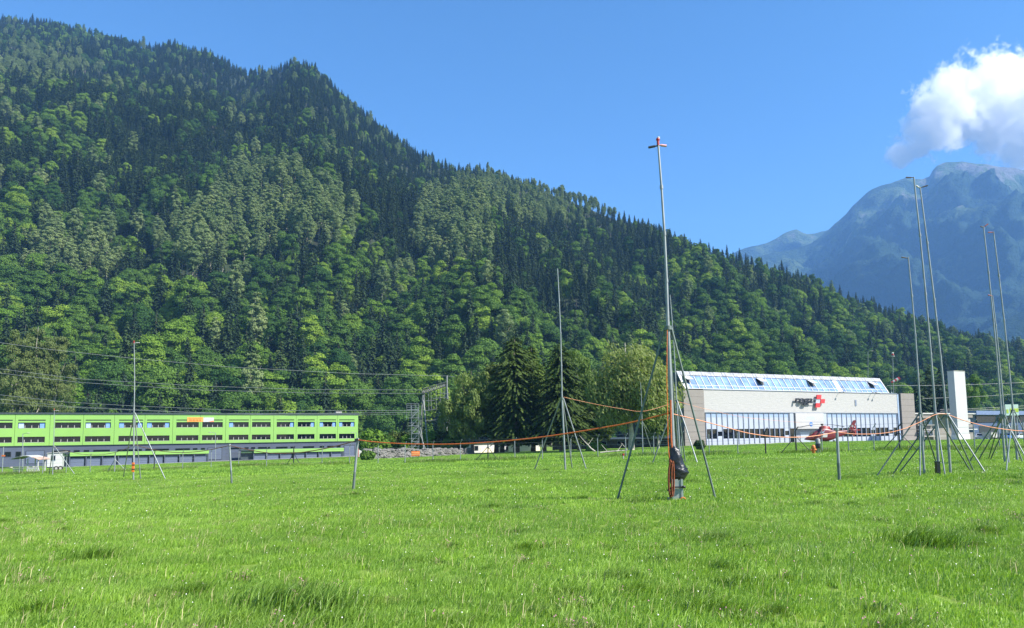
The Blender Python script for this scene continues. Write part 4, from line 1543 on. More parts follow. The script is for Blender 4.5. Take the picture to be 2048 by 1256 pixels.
# foot of the tallest mast: steel post, black cover, ropes
def mast_foot():
    g = MC[0]
    d = g.y - 0.12
    b = B(1355, d)
    t = thing('winch_post', 'grey steel winch post standing at the foot of the tallest mast', 'post', b)
    sc_ = d / FOC
    mb = MB()
    w = 10 * sc_
    h = P(1356, 958, d).z - b.z
    mb.box(-w, w * 0.95, -0.07, 0.07, -0.1, h)
    mb.box(-w * 1.15, -w * 0.8, -0.09, -0.071, -0.1, h)
    mb.box(w * 0.65, w * 1.05, -0.09, -0.071, -0.1, h)
    mb.build('channel', plain('grey_green_steel', (0.30, 0.35, 0.33), 0.45, 0.3), t)
    mb = MB()
    mb.box(-w * 1.1, w * 1.5, -0.13, -0.092, h * 0.62, h * 0.68)
    mb.ball((w * 1.1, -0.13, h * 0.66), (0.05, 0.04, 0.035))
    mb.tube([(-w * 1.1, -0.11, h * 0.65), (-w * 1.9, -0.1, h * 0.55), (-w * 2.0, -0.1, h * 0.48)], 0.025, 7)
    mb.build('handle', DARK, t)
    mb = MB()
    mb.box(-w * 1.9, -w * 1.2, -0.05, 0.06, -0.05, 0.1)
    mb.box(-w * 1.2, w * 1.1, -0.10, -0.075, -0.02, 0.04)
    mb.build('base_block', CONC, t)
    # crumpled black plastic cover
    ctrl = [(1345, 892, 6), (1349, 900, 10), (1351, 912, 13), (1352, 925, 14), (1354, 935, 16), (1357, 944, 18), (1356, 954, 16), (1352, 962, 12), (1350, 967, 9)]
    n, m = 36, 26
    vs, fs = [], []
    for j in range(n + 1):
        f = j / n * (len(ctrl) - 1)
        i = min(int(f), len(ctrl) - 2)
        a = f - i
        cx = ctrl[i][0] * (1 - a) + ctrl[i + 1][0] * a
        cy = ctrl[i][1] * (1 - a) + ctrl[i + 1][1] * a
        r = ctrl[i][2] * (1 - a) + ctrl[i + 1][2] * a
        c = P(cx, cy, g.y - 0.05)
        for k in range(m):
            th = 2 * math.pi * k / m
            fold = 1 + 0.16 * mnoise.noise(Vector((math.cos(th) * 2.2, math.sin(th) * 2.2, j * 0.22))) + 0.12 * mnoise.noise(Vector((math.cos(th) * 5, math.sin(th) * 5, j * 0.5 + 9)))
            bulge = 1 + (0.28 * math.exp(-((th - 0.1) / 0.7) ** 2) * math.exp(-((cy - 938) / 11) ** 2))
            rr_ = r * sc_ * fold * bulge
            vs.append((c.x + rr_ * math.cos(th), c.y + rr_ * 0.8 * math.sin(th), c.z + 0.012 * math.sin(5 * th + j)))
    for j in range(n):
        for k in range(m):
            fs.append((j * m + k, j * m + (k + 1) % m, (j + 1) * m + (k + 1) % m, (j + 1) * m + k))
    mb = MB()
    mb.add(vs, fs, True)
    mb.add([vs[k] for k in range(m)], [tuple(range(m))])
    o = mb.build('plastic_cover', BLACKP)
    tag(o, 'crumpled black plastic sheet tied round the winch of the tallest mast', 'cover')
    # coil of orange rope hanging beside the post
    r_ = random.Random(4)
    mb = MB()
    for k in range(7):
        x0 = 1343.5 + r_.uniform(-4, 3)
        pts = []
        for i in range(17):
            a = 2 * math.pi * i / 16
            pts.append(P(x0 + (2.6 + 1.1 * (k % 3)) * math.sin(a), 962 + (30 + 3 * (k % 4)) * -math.cos(a) - 4, d - 0.1 - 0.012 * k))
        mb.tube(pts, 0.013, 6)
    o = mb.build('rope_coil', plain('rust_rope', (0.24, 0.065, 0.025), 0.85, 0, 0.4, 30))
    tag(o, 'rusty orange rope coil hanging on the winch post', 'rope')
    pts = [P(a, b_, d - 0.14) for a, b_ in ((1352, 1002), (1357, 1006), (1361, 1000), (1363, 996), (1367, 995), (1371, 998), (1374, 1003), (1376, 1009))]
    o = MB().tube(pts, 0.017, 7).build('loose_rope', ROPE)
    tag(o, 'bright orange rope end looping into the grass by the winch post', 'rope')
    pts = [P(a, b_, d) for a, b_ in ((1334.5, 660), (1334, 700), (1333.5, 760), (1335, 820), (1336, 880), (1337.5, 905), (1340, 925), (1346, 940))]
    o = MB().tube(pts, 0.009, 6).build('halyard', ROPE)
    tag(o, 'thin orange cord hanging down beside the tallest mast', 'rope')
    pts = [P(a, b_, g.y - 0.1) for a, b_ in ((1341, 800), (1341.5, 840), (1342.5, 880), (1344, 897))]
    o = MB().tube(pts, 0.022, 7).build('strap', plain('dark_orange_rope', (0.42, 0.10, 0.025), 0.85, 0, 0.35, 30))
    tag(o, 'rust orange strap running along the pole above the black cover', 'strap')
mast_foot()
def orange_tag():
    b = M5[0]
    p, q = P(263.2, 944, b.y - 0.1), P(268, 925, b.y - 0.1)
    t = thing('marker_tag', 'narrow orange marker fixed to the foot of the red tipped mast', 'marker', (p.x, p.y, p.z))
    h = q.z - p.z
    w = q.x - p.x
    MB().box(0, w, 0, 0.07, 0, h).build('plate', ORANGE, t)
    mb = MB()
    for k in (0.25, 0.7):
        mb.box(-0.01, w + 0.03, -0.012, 0.1, h * k, h * k + 0.05)
    mb.build('band', DARK, t)
orange_tag()

# ------------------------------------------------------------------ boundary fence
FENCE_PTS = [(-62, 952), (-8, 951), (38, 950), (85, 949), (132, 947.5), (180, 946), (229, 945), (268, 943.5), (308, 942), (365, 940), (422, 936.5), (477, 934.5), (533, 934), (587, 933), (644, 932), (699, 930.5), (756, 929),
             (810, 928), (866, 925.5), (921, 925), (976, 923), (1030, 922), (1085, 920), (1142, 918), (1196, 917), (1252, 916), (1308, 914), (1364, 913), (1419, 912), (1476, 911), (1532, 910), (1593, 908),
             (1645, 907), (1698, 905), (1749, 905), (1800, 904), (1850, 903), (1900, 902), (1950, 901), (2000, 900), (2050, 899), (2105, 898)]
FENCE = [G(a, b) for a, b in FENCE_PTS]
def fence():
    t = thing('wire_fence', 'long wire fence on grey and black posts along the far edge of the meadow', 'fence', FENCE[0])
    o = FENCE[0]
    strain = {6, 13, 20, 31, 35}
    dark = {8, 13, 20, 30, 31, 35}
    for i, p in enumerate(FENCE):
        q = p - o
        mb = MB()
        r = 0.055 if i in strain or i in dark else 0.036
        mb.tube([q + Vector((0, 0, -0.2)), q + Vector((0.01 * (i % 3 - 1), 0, 1.75))], r, 7)
        sgn = 1 if i % 2 else 0.8
        mb.tube([q + Vector((0, 0, 1.75)), q + Vector((0.16 * sgn, -0.2, 2.05))], r * 0.8, 6)
        mb.build('post', DARK if i in dark else STEEL, t)
        if i in strain:
            mb = MB()
            for s in (-1, 1):
                nb = FENCE[max(0, min(len(FENCE) - 1, i + s))] - o
                dv = (nb - q).normalized() * 1.3
                mb.tube([q + Vector((0, 0, 1.35)), q + Vector((dv.x, dv.y, -0.1))], 0.03, 6)
            mb.build('brace', DARK if i in dark else STEEL, t)
    for z in (0.35, 0.75, 1.15, 1.55, 1.98):
        mb = MB()
        pts = [p - o + Vector((0.1 if z > 1.8 else 0, -0.13 if z > 1.8 else 0, z)) for p in FENCE]
        mb.tube(pts, 0.0065, 4, False)
        mb.build('wire', DKSTEEL, t)
fence()

# ------------------------------------------------------------------ red rescue helicopter
def helicopter():
    b = B(1665, 140)
    DH = 140
    nose = B(1609.5, DH)
    t = thing('helicopter', 'dark red rescue helicopter with a white door stripe parked before the hangar doors', 'helicopter', (nose.x, DH, ground_z(nose.x, DH) + 0.05), None, rad(9))
    HR = plain('helicopter_red', (0.15, 0.008, 0.014), 0.42, 0, 0.15, 0.7)
    secs = [(0, .55, .68, .08), (.25, .5, .86, .3), (.75, .45, 1.08, .5), (1.3, .38, 1.5, .66), (1.9, .32, 1.98, .74), (2.6, .27, 2.2, .78), (3.0, .22, 2.5, .8), (3.6, .18, 2.85, .8), (4.5, .2, 2.82, .78),
            (5.2, .3, 2.55, .7), (5.9, .5, 2.25, .58), (6.9, .88, 2.16, .42), (8.5, 1.35, 2.22, .27), (10.2, 1.78, 2.32, .16), (10.6, 1.85, 2.3, .1)]
    n = 18
    vs, fs = [], []
    for x, z0, z1, hw in secs:
        zc, hz = (z0 + z1) / 2, (z1 - z0) / 2
        for k in range(n):
            a = 2 * math.pi * k / n
            c, s = math.cos(a), math.sin(a)
            e = 0.62
            vs.append((x, hw * math.copysign(abs(c) ** e, c), zc + hz * math.copysign(abs(s) ** e, s)))
    for i in range(len(secs) - 1):
        for k in range(n):
            fs.append((i * n + k, i * n + (k + 1) % n, (i + 1) * n + (k + 1) % n, (i + 1) * n + k))
    fs.append(tuple(range(n)))
    fs.append(tuple((len(secs) - 1) * n + k for k in range(n)))
    mb = MB()
    mb.add(vs, fs, True)
    mb.build('fuselage', HR, t)
    def skin(poly, mat, name, out=0.02, parent=t):     # plate following the cabin side
        mb = MB()
        for sgn in (-1, 1):
            pts = []
            for x, z in poly:
                hw = np.interp(x, [s[0] for s in secs], [s[3] for s in secs])
                z0 = np.interp(x, [s[0] for s in secs], [s[1] for s in secs])
                z1 = np.interp(x, [s[0] for s in secs], [s[2] for s in secs])
                s_ = max(-0.98, min(0.98, (z - (z0 + z1) / 2) / ((z1 - z0) / 2)))
                c_ = (1 - abs(s_) ** (1 / 0.31)) ** 0.31 if abs(s_) < 1 else 0
                pts.append((x, sgn * (hw * c_ + out), z))
            mb.add(pts, [tuple(range(len(pts)))])
            if sgn < 0:
                o = mb.build(name, mat, parent)
                mb = MB()
            else:
                mb.build(name, mat, parent)
        return o
    skin([(3.25, .95), (4.25, .95), (4.42, 1.72), (3.5, 1.72)], WHITE, 'door')
    skin([(2.78, 1.75), (3.5, 1.75), (4.05, 2.42), (3.2, 2.42)], plain('heli_window', (0.25, 0.32, 0.42), 0.15), 'cabin_window', 0.025)
    skin([(1.0, .98), (2.2, .98), (2.5, 1.55), (1.62, 1.5)], GLASS, 'cockpit_window', 0.025)
    skin([(2.35, .4), (3.0, .4), (3.0, .95), (2.35, .95)], CONC, 'step_panel', 0.02)
    mb = MB()
    mb.add([(1.25, -.5, 1.53), (1.25, .5, 1.53), (1.85, .58, 2.0), (1.85, -.58, 2.0)], [(0, 1, 2, 3)])
    mb.build('windscreen', GLASS, t)
    mb = MB()
    mb.prism([(9.4, 0, 2.3), (10.35, 0, 2.32), (11.0, 0, 4.05), (10.85, 0, 4.2), (10.4, 0, 4.1)], (0, -.08, 0), (0, .08, 0))
    fin = mb.build('tail_fin', HR, t)
    mb = MB()
    mb.box(9.95, 10.35, -.1, -.085, 2.95, 3.1)
    mb.box(10.09, 10.22, -.1, -.085, 2.8, 3.25)
    mb.build('fin_cross', WHITE, fin)
    mb = MB()
    mb.prism([(9.5, 0, 1.95), (10.3, 0, 1.9), (10.6, 0, 1.2), (10.3, 0, 1.1)], (0, -.06, 0), (0, .06, 0))
    mb.build('lower_fin', HR, t)
    mb = MB()
    mb.prism([(9.3, -1.6, 0), (9.9, -1.6, 0), (9.9, 1.6, 0), (9.3, 1.6, 0)], (0, 0, 2.26), (0, 0, 2.33))
    mb.build('stabiliser', WHITE, t)
    mb = MB()
    mb.tube([(10.5, 0, 2.3), (10.5, -.45, 2.3)], 0.1, 8)
    mb.bar((10.5, -.45, 1.35), (10.5, -.45, 3.2), 0.2, 0.04)
    mb.bar((9.6, -.47, 2.3), (11.5, -.47, 2.25), 0.04, 0.18)
    mb.build('tail_rotor', RED, t)
    mb = MB()
    mb.ball((4.3, 0, 2.75), (1.2, .5, .42), 14, 8)
    mb.build('engine_cowling', plain('heli_red_highlight', (0.30, 0.016, 0.016), 0.35), t)  # sun highlight on the cowling, painted as a brighter red
    mb = MB()
    mb.tube([(3.8, 0, 2.9), (3.8, 0, 3.5)], 0.14, 8)
    mb.ball((3.8, 0, 3.45), (.34, .34, .12))
    hub = mb.build('rotor_hub', DARK, t)
    for a in (186, 12, 108, -80):
        d = Vector((math.cos(rad(a)), math.sin(rad(a)), 0))
        sd = Vector((-d.y, d.x, 0))
        mb = MB()
        prev = None
        vs, fs = [], []
        for i in range(9):
            r = 0.3 + 5.2 * i / 8
            w = 0.07 if i == 0 else 0.17
            z = 3.46 - 0.018 * r * r
            c = Vector((3.8, 0, z)) + d * r
            vs += [c + sd * w, c - sd * w, c - sd * w - Vector((0, 0, .03)), c + sd * w - Vector((0, 0, .03))]
        for i in range(8):
            for k in range(4):
                fs.append((4 * i + k, 4 * i + (k + 1) % 4, 4 * i + 4 + (k + 1) % 4, 4 * i + 4 + k))
        fs += [(0, 1, 2, 3), (32, 33, 34, 35)]
        mb.add(vs, fs)
        mb.build('rotor_blade', DARK, hub)
    for x, y in ((2.3, 0), (5.5, -1.0), (5.5, 1.0)):
        mb = MB()
        mb.tube([(x, y * .6, .5), (x + .05, y, .18)], 0.06, 7)
        g = mb.build('landing_gear', CONC, t)
        mb = MB()
        mb.tube([(x + .05, y - .07, .18), (x + .05, y + .07, .18)], 0.19, 14)
        mb.build('wheel', TYRE, g)
helicopter()

# ------------------------------------------------------------------ pylon gantry, stair tower, lines
def gantry():
    d = 142.0
    b = B(866, d)
    STEEL = plain('gantry_steel', (0.20, 0.215, 0.21), 0.6, 0.2)
    t = thing('power_gantry', 'steel power line gantry with a sloping beam of insulators beside the stair tower', 'pylon', b)
    L = lambda px, py, dd=d: P(px, py, dd) - b
    r = 0.10
    apexA, apexB = L(846, 778, 132), L(892, 764, 148)
    def leg(a, q, rr=r):
        MB().tube([a, q], rr, 6).build('leg', STEEL, t)
    ga = lambda px, dd: B(px, dd) - b
    leg(L(845.5, 790, 132), ga(836, 132)); leg(L(847, 790, 132), ga(857, 132)); leg(L(847, 800, 132), ga(857.5, 125)); leg(L(846, 795, 132), ga(841, 138))
    leg(L(892, 772, 148), ga(885.5, 148)); leg(L(894, 772, 148), ga(900, 146)); leg(L(895, 780, 148), ga(903, 152))
    MB().tube([L(893.7, 751, 148), ga(893.5, 148)], 0.17, 7).build('pole', STEEL, t)
    mb = MB()                                  # lattice beam
    for oz in (0, -0.85):
        for oy in (-0.3, 0.3):
            mb.tube([apexA + Vector((0, oy, oz)), apexB + Vector((0, oy, oz))], 0.07, 5)
    for k in range(14):
        f0, f1 = k / 14, (k + 1) / 14
        p, q = apexA.lerp(apexB, f0), apexA.lerp(apexB, f1)
        for oy in (-0.3, 0.3):
            mb.tube([p + Vector((0, oy, 0 if k % 2 else -0.85)), q + Vector((0, oy, -0.85 if k % 2 else 0))], 0.045, 4)
    mb.build('beam', plain('dark_beam', (0.035, 0.045, 0.04), .7), t)
    for k in range(9):
        p = apexA.lerp(apexB, (k + 0.6) / 9.5) + Vector((0, -0.5, -0.5))
        mb = MB()
        for j in range(6):
            mb.ball(p + Vector((-0.11 * j + 0.2, -0.1 * j, -0.13 * (j % 3))), 0.09, 7, 5)
        mb.build('insulator', plain('grey_porcelain', (0.24, 0.24, 0.23), 0.4), t)
    for k, (px, y0, y1) in enumerate(((857, 783, 820), (862, 781, 818), (872, 780, 818), (880, 780, 815), (888, 777, 820), (849, 788, 815))):
        MB().tube([L(px, y0), L(px + .5, y1)], 0.045, 5).build('dropper', STEEL, t)
    for a, q in (((847, 802), (869, 801)), ((866, 797), (892, 795)), ((848, 822), (874, 818)), ((852, 842), (886, 838)), ((879, 825), (899, 827)), ((880, 786), (904, 788))):
        MB().tube([L(*a), L(*q)], 0.06, 5).build('crossbar', STEEL, t)
    MB().tube([L(838, 862, 125), ga(856, 119)], 0.08, 5).build('stay', STEEL, t)
    MB().tube([L(841, 855, 125), ga(850, 119)], 0.08, 5).build('stay', STEEL, t)
gantry()
def stair_tower():
    d = 122.0
    b = B(830.5, d)
    t = thing('stair_tower', 'open grey scaffold stair tower zigzagging up beside the power gantry', 'stair tower', b, None, rad(8))
    h = P(830, 820, d).z - b.z
    w0, w1 = -0.62, 0.62
    mb = MB()
    for x in (w0, w1):
        for y in (0, 1.3):
            mb.bar((x, y, -0.3), (x, y, h + 0.7), 0.07, 0.07)
    mb.build('frame', STEEL, t)
    n = 6
    for k in range(n):
        z0, z1 = h * k / n, h * (k + 1) / n
        mb = MB()
        y = 0.0 if k % 2 else 0.65
        mb.bar((w0, y, z0), (w1, y, z1), 0.5, 0.1)
        mb.bar((w0, y - .28, z0 + .5), (w1, y - .28, z1 + .5), 0.04, 0.04)
        mb.bar((w0, y - .28, z0 + .28), (w1, y - .28, z1 + .28), 0.04, 0.04)
        mb.build('stair_flight', STEEL, t)
        mb = MB()
        mb.box(w0 - 0.5 if k > 2 else w0, w1, -0.05, 1.35, z1 - 0.05, z1 + 0.03)
        mb.bar((w0 - .5, -.05, z1 + .45), (w1, -.05, z1 + .45), 0.05, 0.05)
        mb.build('landing', STEEL, t)
    mb = MB()
    x0 = -1.4
    mb.box(x0, w1, -0.05, 1.35, h + 0.04, h + 0.1)
    mb.build('top_platform', STEEL, t)
    mb = MB()
    for x in (x0, -0.7, 0, w1):
        mb.bar((x, -.04, h + .1), (x, -.04, h + 1.1), 0.05, 0.05)
    for z in (.45, .8, 1.08):
        mb.bar((x0, -.04, h + z), (w1, -.04, h + z), 0.05, 0.05)
    mb.bar((x0, 0, h), (x0, 0, h - 1.6), 0.05, 0.05)
    mb.build('railing', STEEL, t)
stair_tower()
WIRE = plain('power_wire', (0.38, 0.38, 0.37), 0.5, 0.3)
def line(label, pts, dd, r=0.035):
    n = len(pts)
    out = []
    for i in range(n - 1):
        for k in range(8):
            f = (i + k / 8) / (n - 1)
            a = Vector((*pts[i], 0)).lerp(Vector((*pts[i + 1], 0)), k / 8)
            out.append(P(a.x, a.y, dd[0] + (dd[1] - dd[0]) * f))
    out.append(P(*pts[-1], dd[1]))
    o = MB().tube(out, r, 5).build('power_line', WIRE)
    tag(o, label, 'power line', 'power lines above the green building')
line('single high wire running down to the top of the gantry pole', [(-60, 677), (100, 699), (268, 717), (460, 734), (700, 747), (893, 752), (910, 754)], (150, 148))
line('upper wire of the pair reaching the gantry beam', [(-60, 730), (160, 758), (400, 772), (620, 779), (846, 780)], (150, 134))
line('lower wire of the pair reaching the gantry beam', [(-60, 739), (160, 765), (400, 780), (620, 786), (845, 787)], (150, 133))
line('upper wire of the trio skimming the green roof', [(-60, 783), (130, 804), (270, 812), (480, 821), (838, 821)], (150, 130))
line('middle wire of the trio skimming the green roof', [(-60, 792), (140, 813), (300, 821), (480, 828), (838, 825)], (150, 130))
line('thin lowest wire just above the green roof', [(-60, 802), (100, 813), (350, 824), (600, 832), (838, 828)], (150, 130), 0.025)
for lb, pts in (('wire crossing behind the white tower near its middle', [(1774, 771), (1850, 771), (1935, 769.5), (2048, 765), (2110, 762)]),
                ('wire crossing behind the white tower below its middle', [(1845, 797), (1937, 794), (2000, 790.5), (2048, 787), (2110, 783)]),
                ('wire just above the roof of the blue grey hall', [(1880, 819), (1950, 817), (2010, 814), (2110, 808)]),
                ('thin wire lowest above the blue grey hall', [(1880, 822.5), (1950, 820), (2010, 818), (2110, 814)])):
    line(lb, pts, (185, 185), 0.035)
bpy.data.objects['power_line']

# lamp posts
def lamp(label, px, top, d, arm=1, group='slim street lamps'):
    b = B(px, d)
    t = thing('street_lamp', label, 'lamp', b, group)
    tp = P(px, top, d) - b
    MB().tube([(0, 0, -.2), tp * 0.5, tp], [0.09, 0.075, 0.055], 7).build('pole', STEEL, t)
    MB().tube([tp, tp + Vector((0.5 * arm, -0.1, 0.12)), tp + Vector((0.9 * arm, -0.2, 0.15))], 0.04, 6).build('bracket', STEEL, t)
    e = tp + Vector((1.1 * arm, -0.2, 0.14))
    MB().ball(e, (0.35, 0.14, 0.07), 10, 6).build('lamp_head', CONC, t)
lamp('street lamp before the windows at the near end of the green building', 45.6, 868, 128)
lamp('street lamp between the two garage rows', 431, 866, 150, -1)
lamp('street lamp at the far corner of the green building', 713, 866, 180, -1)
lamp('street lamp rising behind the hangar ridge', 1736, 703, 205, 1)
def windsock():
    d = 176.0
    b = B(1789, d)
    t = thing('windsock_pole', 'pole with a drooping red and white windsock behind the stair tower', 'windsock', b)
    tp = P(1785.5, 712, d) - b
    MB().tube([(0.2, 0, -.2), tp * .5, tp], [0.11, 0.09, 0.06], 7).build('pole', STEEL, t)
    mb = MB()
    mb.ball(tp + Vector((0, 0, .35)), (.32, .32, .22))
    bc = mb.build('beacon', RED, t)
    MB().ball(tp + Vector((0, 0, .7)), (.26, .26, .2)).build('beacon_lens', WHITE, bc)
    MB().tube([tp + Vector((0, 0, -.15)), tp + Vector((0, 0, .05))], 0.4, 10).build('bracket', CONC, t)
    c0, c1 = P(1798.5, 756.5, d - 1) - b, P(1782.5, 765, d - 1) - b
    for k in range(5):
        a, q = c0.lerp(c1, k / 5), c0.lerp(c1, (k + 1) / 5)
        MB().tube([a, q], [0.42 - .05 * k, 0.42 - .05 * (k + 1)], 10).build('sock', RED if k % 2 == 0 else WHITE, t)
    MB().tube([P(1788.5, 760, d - .5) - b, c0.lerp(c1, .4)], 0.05, 5).build('swivel_arm', STEEL, t)
windsock()

# ------------------------------------------------------------------ small things along the yard
def trailer():
    d = 105.0
    b = B(108.5, d)
    t = thing('trailer', 'white box trailer with an overhanging roof and small window', 'trailer', b, None, rad(26))
    k = d / FOC
    w, h = 25.5 * k, (P(108, 905.5, d).z - b.z)
    MB().box(-w / 2, w / 2, 0, 2.4, 0.55, h - 0.1).build('body', WHITE, t)
    mb = MB()
    mb.add([(-w / 2 - .1, -.15, h - .08), (w / 2 + .45, -.15, h + .06), (w / 2 + .45, 2.5, h + .06), (-w / 2 - .1, 2.5, h - .08), (-w / 2 - .1, -.15, h), (w / 2 + .45, -.15, h + .14), (w / 2 + .45, 2.5, h + .14), (-w / 2 - .1, 2.5, h)],
           [(0, 3, 2, 1), (4, 5, 6, 7), (0, 1, 5, 4), (1, 2, 6, 5), (2, 3, 7, 6), (3, 0, 4, 7)])
    mb.build('roof', CONC, t)
    mb = MB()
    mb.box(-w * .25, w * .05, -.05, -.005, h * .55, h * .86)
    wd = mb.build('window', MULL, t)
    MB().box(-w * .22, w * .02, -.065, -.051, h * .59, h * .82).build('pane', GLASS, wd)
    MB().box(-w / 2 - .02, w / 2 + .02, .1, 2.3, .42, .54).build('chassis', DARK, t)
    for x in (w * .12, w * .4):
        mb = MB()
        mb.tube([(x, -.04, .33), (x, .18, .33)], 0.33, 16)
        wh = mb.build('wheel', TYRE, t)
        MB().tube([(x, -.055, .33), (x, -.041, .33)], 0.17, 12).build('rim', CONC, wh)
    mb = MB()
    mb.bar((w / 2, .9, .5), (w / 2 + 1.3, 1.2, .45), .08, .1)
    mb.bar((w / 2, 1.5, .5), (w / 2 + 1.3, 1.2, .45), .08, .1)
    mb.build('drawbar', DKSTEEL, t)
trailer()
def hay_rack():
    d = 86.0
    b = B(60, d)
    k = d / FOC
    t = thing('feed_rack', 'small white shelter rack with a curved roof of rusty and white sheets', 'shelter', b, None, rad(4))
    X = lambda px: (px - 60) * k
    H = P(60, 912, d).z - b.z
    mb = MB()
    for (a, c, o) in ((54.5, 1, 0), (74.5, 1, 0), (55, 1, 1.5), (74, 1, 1.5)):
        mb.bar((X(a), o, -.1), (X(a), o, H * .85), .1, .1)
    mb.build('post', WHITE, t)
    def roof(px0, px1, z0, z1, bulge, mat):
        mb = MB()
        n = 8
        vs, fs = [], []
        for i in range(n + 1):
            f = i / n
            z = z0 + (z1 - z0) * f + bulge * math.sin(math.pi * f)
            x = X(px0 + (px1 - px0) * f)
            vs += [(x, -.5, z), (x, 2, z), (x, 2, z + .06), (x, -.5, z + .06)]
        for i in range(n):
            for q in range(4):
                fs.append((4 * i + q, 4 * i + (q + 1) % 4, 4 * i + 4 + (q + 1) % 4, 4 * i + 4 + q))
        fs += [(0, 1, 2, 3), (4 * n, 4 * n + 1, 4 * n + 2, 4 * n + 3)]
        mb.add(vs, fs)
        mb.build('roof_sheet', mat, t)
    roof(45, 66, H * .98, H * .92, .12, WHITE)
    roof(66.2, 79, H * .91, H * .78, .06, RUST)
    roof(26, 44.8, H * .82, H * .96, .03, DKSTEEL)
    mb = MB()
    mb.box(X(54), X(75), -.06, 0, 0, H * .14)
    mb.box(X(54), X(75), -.06, 0, H * .28, H * .33)
    for q in range(7):
        mb.bar((X(55 + 3 * q), -.03, H * .1), (X(55 + 3 * q) + .15, -.03, H * .42), .06, .05)
    mb.bar((X(74), -.03, H * .4), (X(78), -.03, H * .12), .08, .06)
    mb.build('slatted_front', WHITE, t)
    mb = MB()
    for q in range(4):
        mb.box(X(27), X(46), -.05 + .02 * q, .0 + .02 * q, H * (.04 + .09 * q), H * (.10 + .09 * q))
    mb.build('crate_side', DKSTEEL, t)
hay_rack()
def notice_board():
    d = 150.0
    b = B(724, d)
    k = d / FOC
    t = thing('site_container', 'white container with a red frame at the corner of the green building', 'container', b, None, rad(20))
    w, h = 15 * k, P(724, 897.5, d).z - b.z
    MB().box(-w / 2, w / 2, 0, 2.2, 0.02, h).build('body', WHITE, t)
    mb = MB()
    for x in (-w / 2 - .06, w / 2 - .06):
        mb.box(x, x + .14, -.06, -.004, 0, h + .05)
    mb.box(-w / 2 + .085, w / 2 - .065, -.06, -.004, h - .12, h + .05)
    mb.build('frame', RED, t)
    MB().bar((0.05, -.03, .3), (0.05, -.03, h * .6), .04, .04).build('latch', CONC, t)
notice_board()
def orange_bin():
    d = 92.0
    b = B(831, d)
    k = d / FOC
    t = thing('site_barrier', 'orange panel on two short feet below the stair tower', 'barrier', b, None, rad(6))
    h0, h1 = P(831, 912, d).z - b.z, P(831, 902.5, d).z - b.z
    w = 16.5 * k
    mb = MB()
    mb.box(-w / 2, w / 2, 0, .35, h0, h1)
    mb.build('panel', ORANGE, t)
    mb = MB()
    for z in (.3, .62):
        mb.box(-w / 2 + .04, w / 2 - .04, -.03, -.004, h0 + (h1 - h0) * z, h0 + (h1 - h0) * (z + .16))
    mb.build('band', plain('pale_orange', (0.75, 0.36, 0.14), 0.5), t)
    mb = MB()
    for x in (-w * .3, w * .3):
        mb.bar((x, .17, -.1), (x, .17, h0), .07, .07)
    mb.build('foot', DKSTEEL, t)
orange_bin()
def barrel():
    d = FENCE[31].y - 3
    b = B(1637, d)
    k = d / FOC
    t = thing('barrel', 'black barrel with a grey upper half by the fence before the helicopter nose', 'barrel', b)
    r = 5 * k
    h = P(1637, 876.5, d).z - b.z
    zb = max(0.25, P(1637, 896.5, d).z - b.z)
    mb = MB()
    mb.tube([(0, 0, zb), (0, 0, zb + .05), (0, 0, zb + (h - zb) * .48), (0, 0, zb + (h - zb) * .5)], [r * .97, r, r, r * .97], 18)
    mb.build('drum', BLACKP, t)
    mb = MB()
    mb.tube([(0, 0, zb + (h - zb) * .5), (0, 0, zb + (h - zb) * .9), (0, 0, h)], [r * .9, r * .9, r * .3], 18)
    mb.build('grey_hood', plain('hood_grey', (0.22, 0.22, 0.23), 0.6), t)
    MB().tube([(0, 0, zb + (h - zb) * .495), (0, 0, zb + (h - zb) * .53)], r * 1.02, 18).build('ring', WHITE, t)
    mb = MB()
    for k_ in range(3):
        a = 2.1 * k_
        mb.bar((r * .7 * math.cos(a), r * .7 * math.sin(a), -.1), (r * .7 * math.cos(a), r * .7 * math.sin(a), zb), .05, .05)
    mb.build('leg', DKSTEEL, t)
    b2 = B(1627.5, d - 2)
    t = thing('hydrant', 'orange hydrant standing by the fence beside the black barrel', 'hydrant', b2)
    h = P(1627.5, 891, d - 2).z - b2.z
    mb = MB()
    mb.tube([(0, 0, -.05), (0, 0, h * .62), (0, 0, h * .68), (0, 0, h * .8)], [.11, .1, .15, .13], 12)
    OR2 = plain('hydrant_orange', (0.55, 0.15, 0.03), 0.5)
    mb.build('body', OR2, t)
    mb = MB()
    mb.ball((0, 0, h * .86), (.14, .14, .14))
    mb.tube([(0, 0, h * .9), (0, 0, h)], .04, 6)
    mb.build('cap', OR2, t)
    mb = MB()
    mb.tube([(-.2, -.03, h * .55), (.2, -.03, h * .55)], .07, 8)
    mb.build('outlet', OR2, t)
barrel()
def marker_post():
    g = G(1247, 921)
    t = thing('marker_post', 'short white marker post with a red top near the weeping birch', 'post', g)
    h = P(1246, 907, g.y).z - g.z
    MB().tube([(0, 0, -.1), (-.01, 0, h * .7)], .05, 8).build('shaft', CONC, t)
    MB().tube([(-.01, 0, h * .7), (-.01, 0, h)], .075, 8).build('red_top', RED, t)
    g = G(4, 950)
    t = thing('marker_post', 'tall thin post with a small orange plate at the edge of the yard', 'post', g)
    h = P(4, 894, g.y).z - g.z
    MB().tube([(0, 0, -.1), (0, 0, h)], .05, 8).build('shaft', STEEL, t)
    q = P(6, 911.5, g.y) - g
    MB().box(-.1, .28, -.08, -.055, q.z - .08, q.z + .09).build('plate', ORANGE, t)
marker_post()
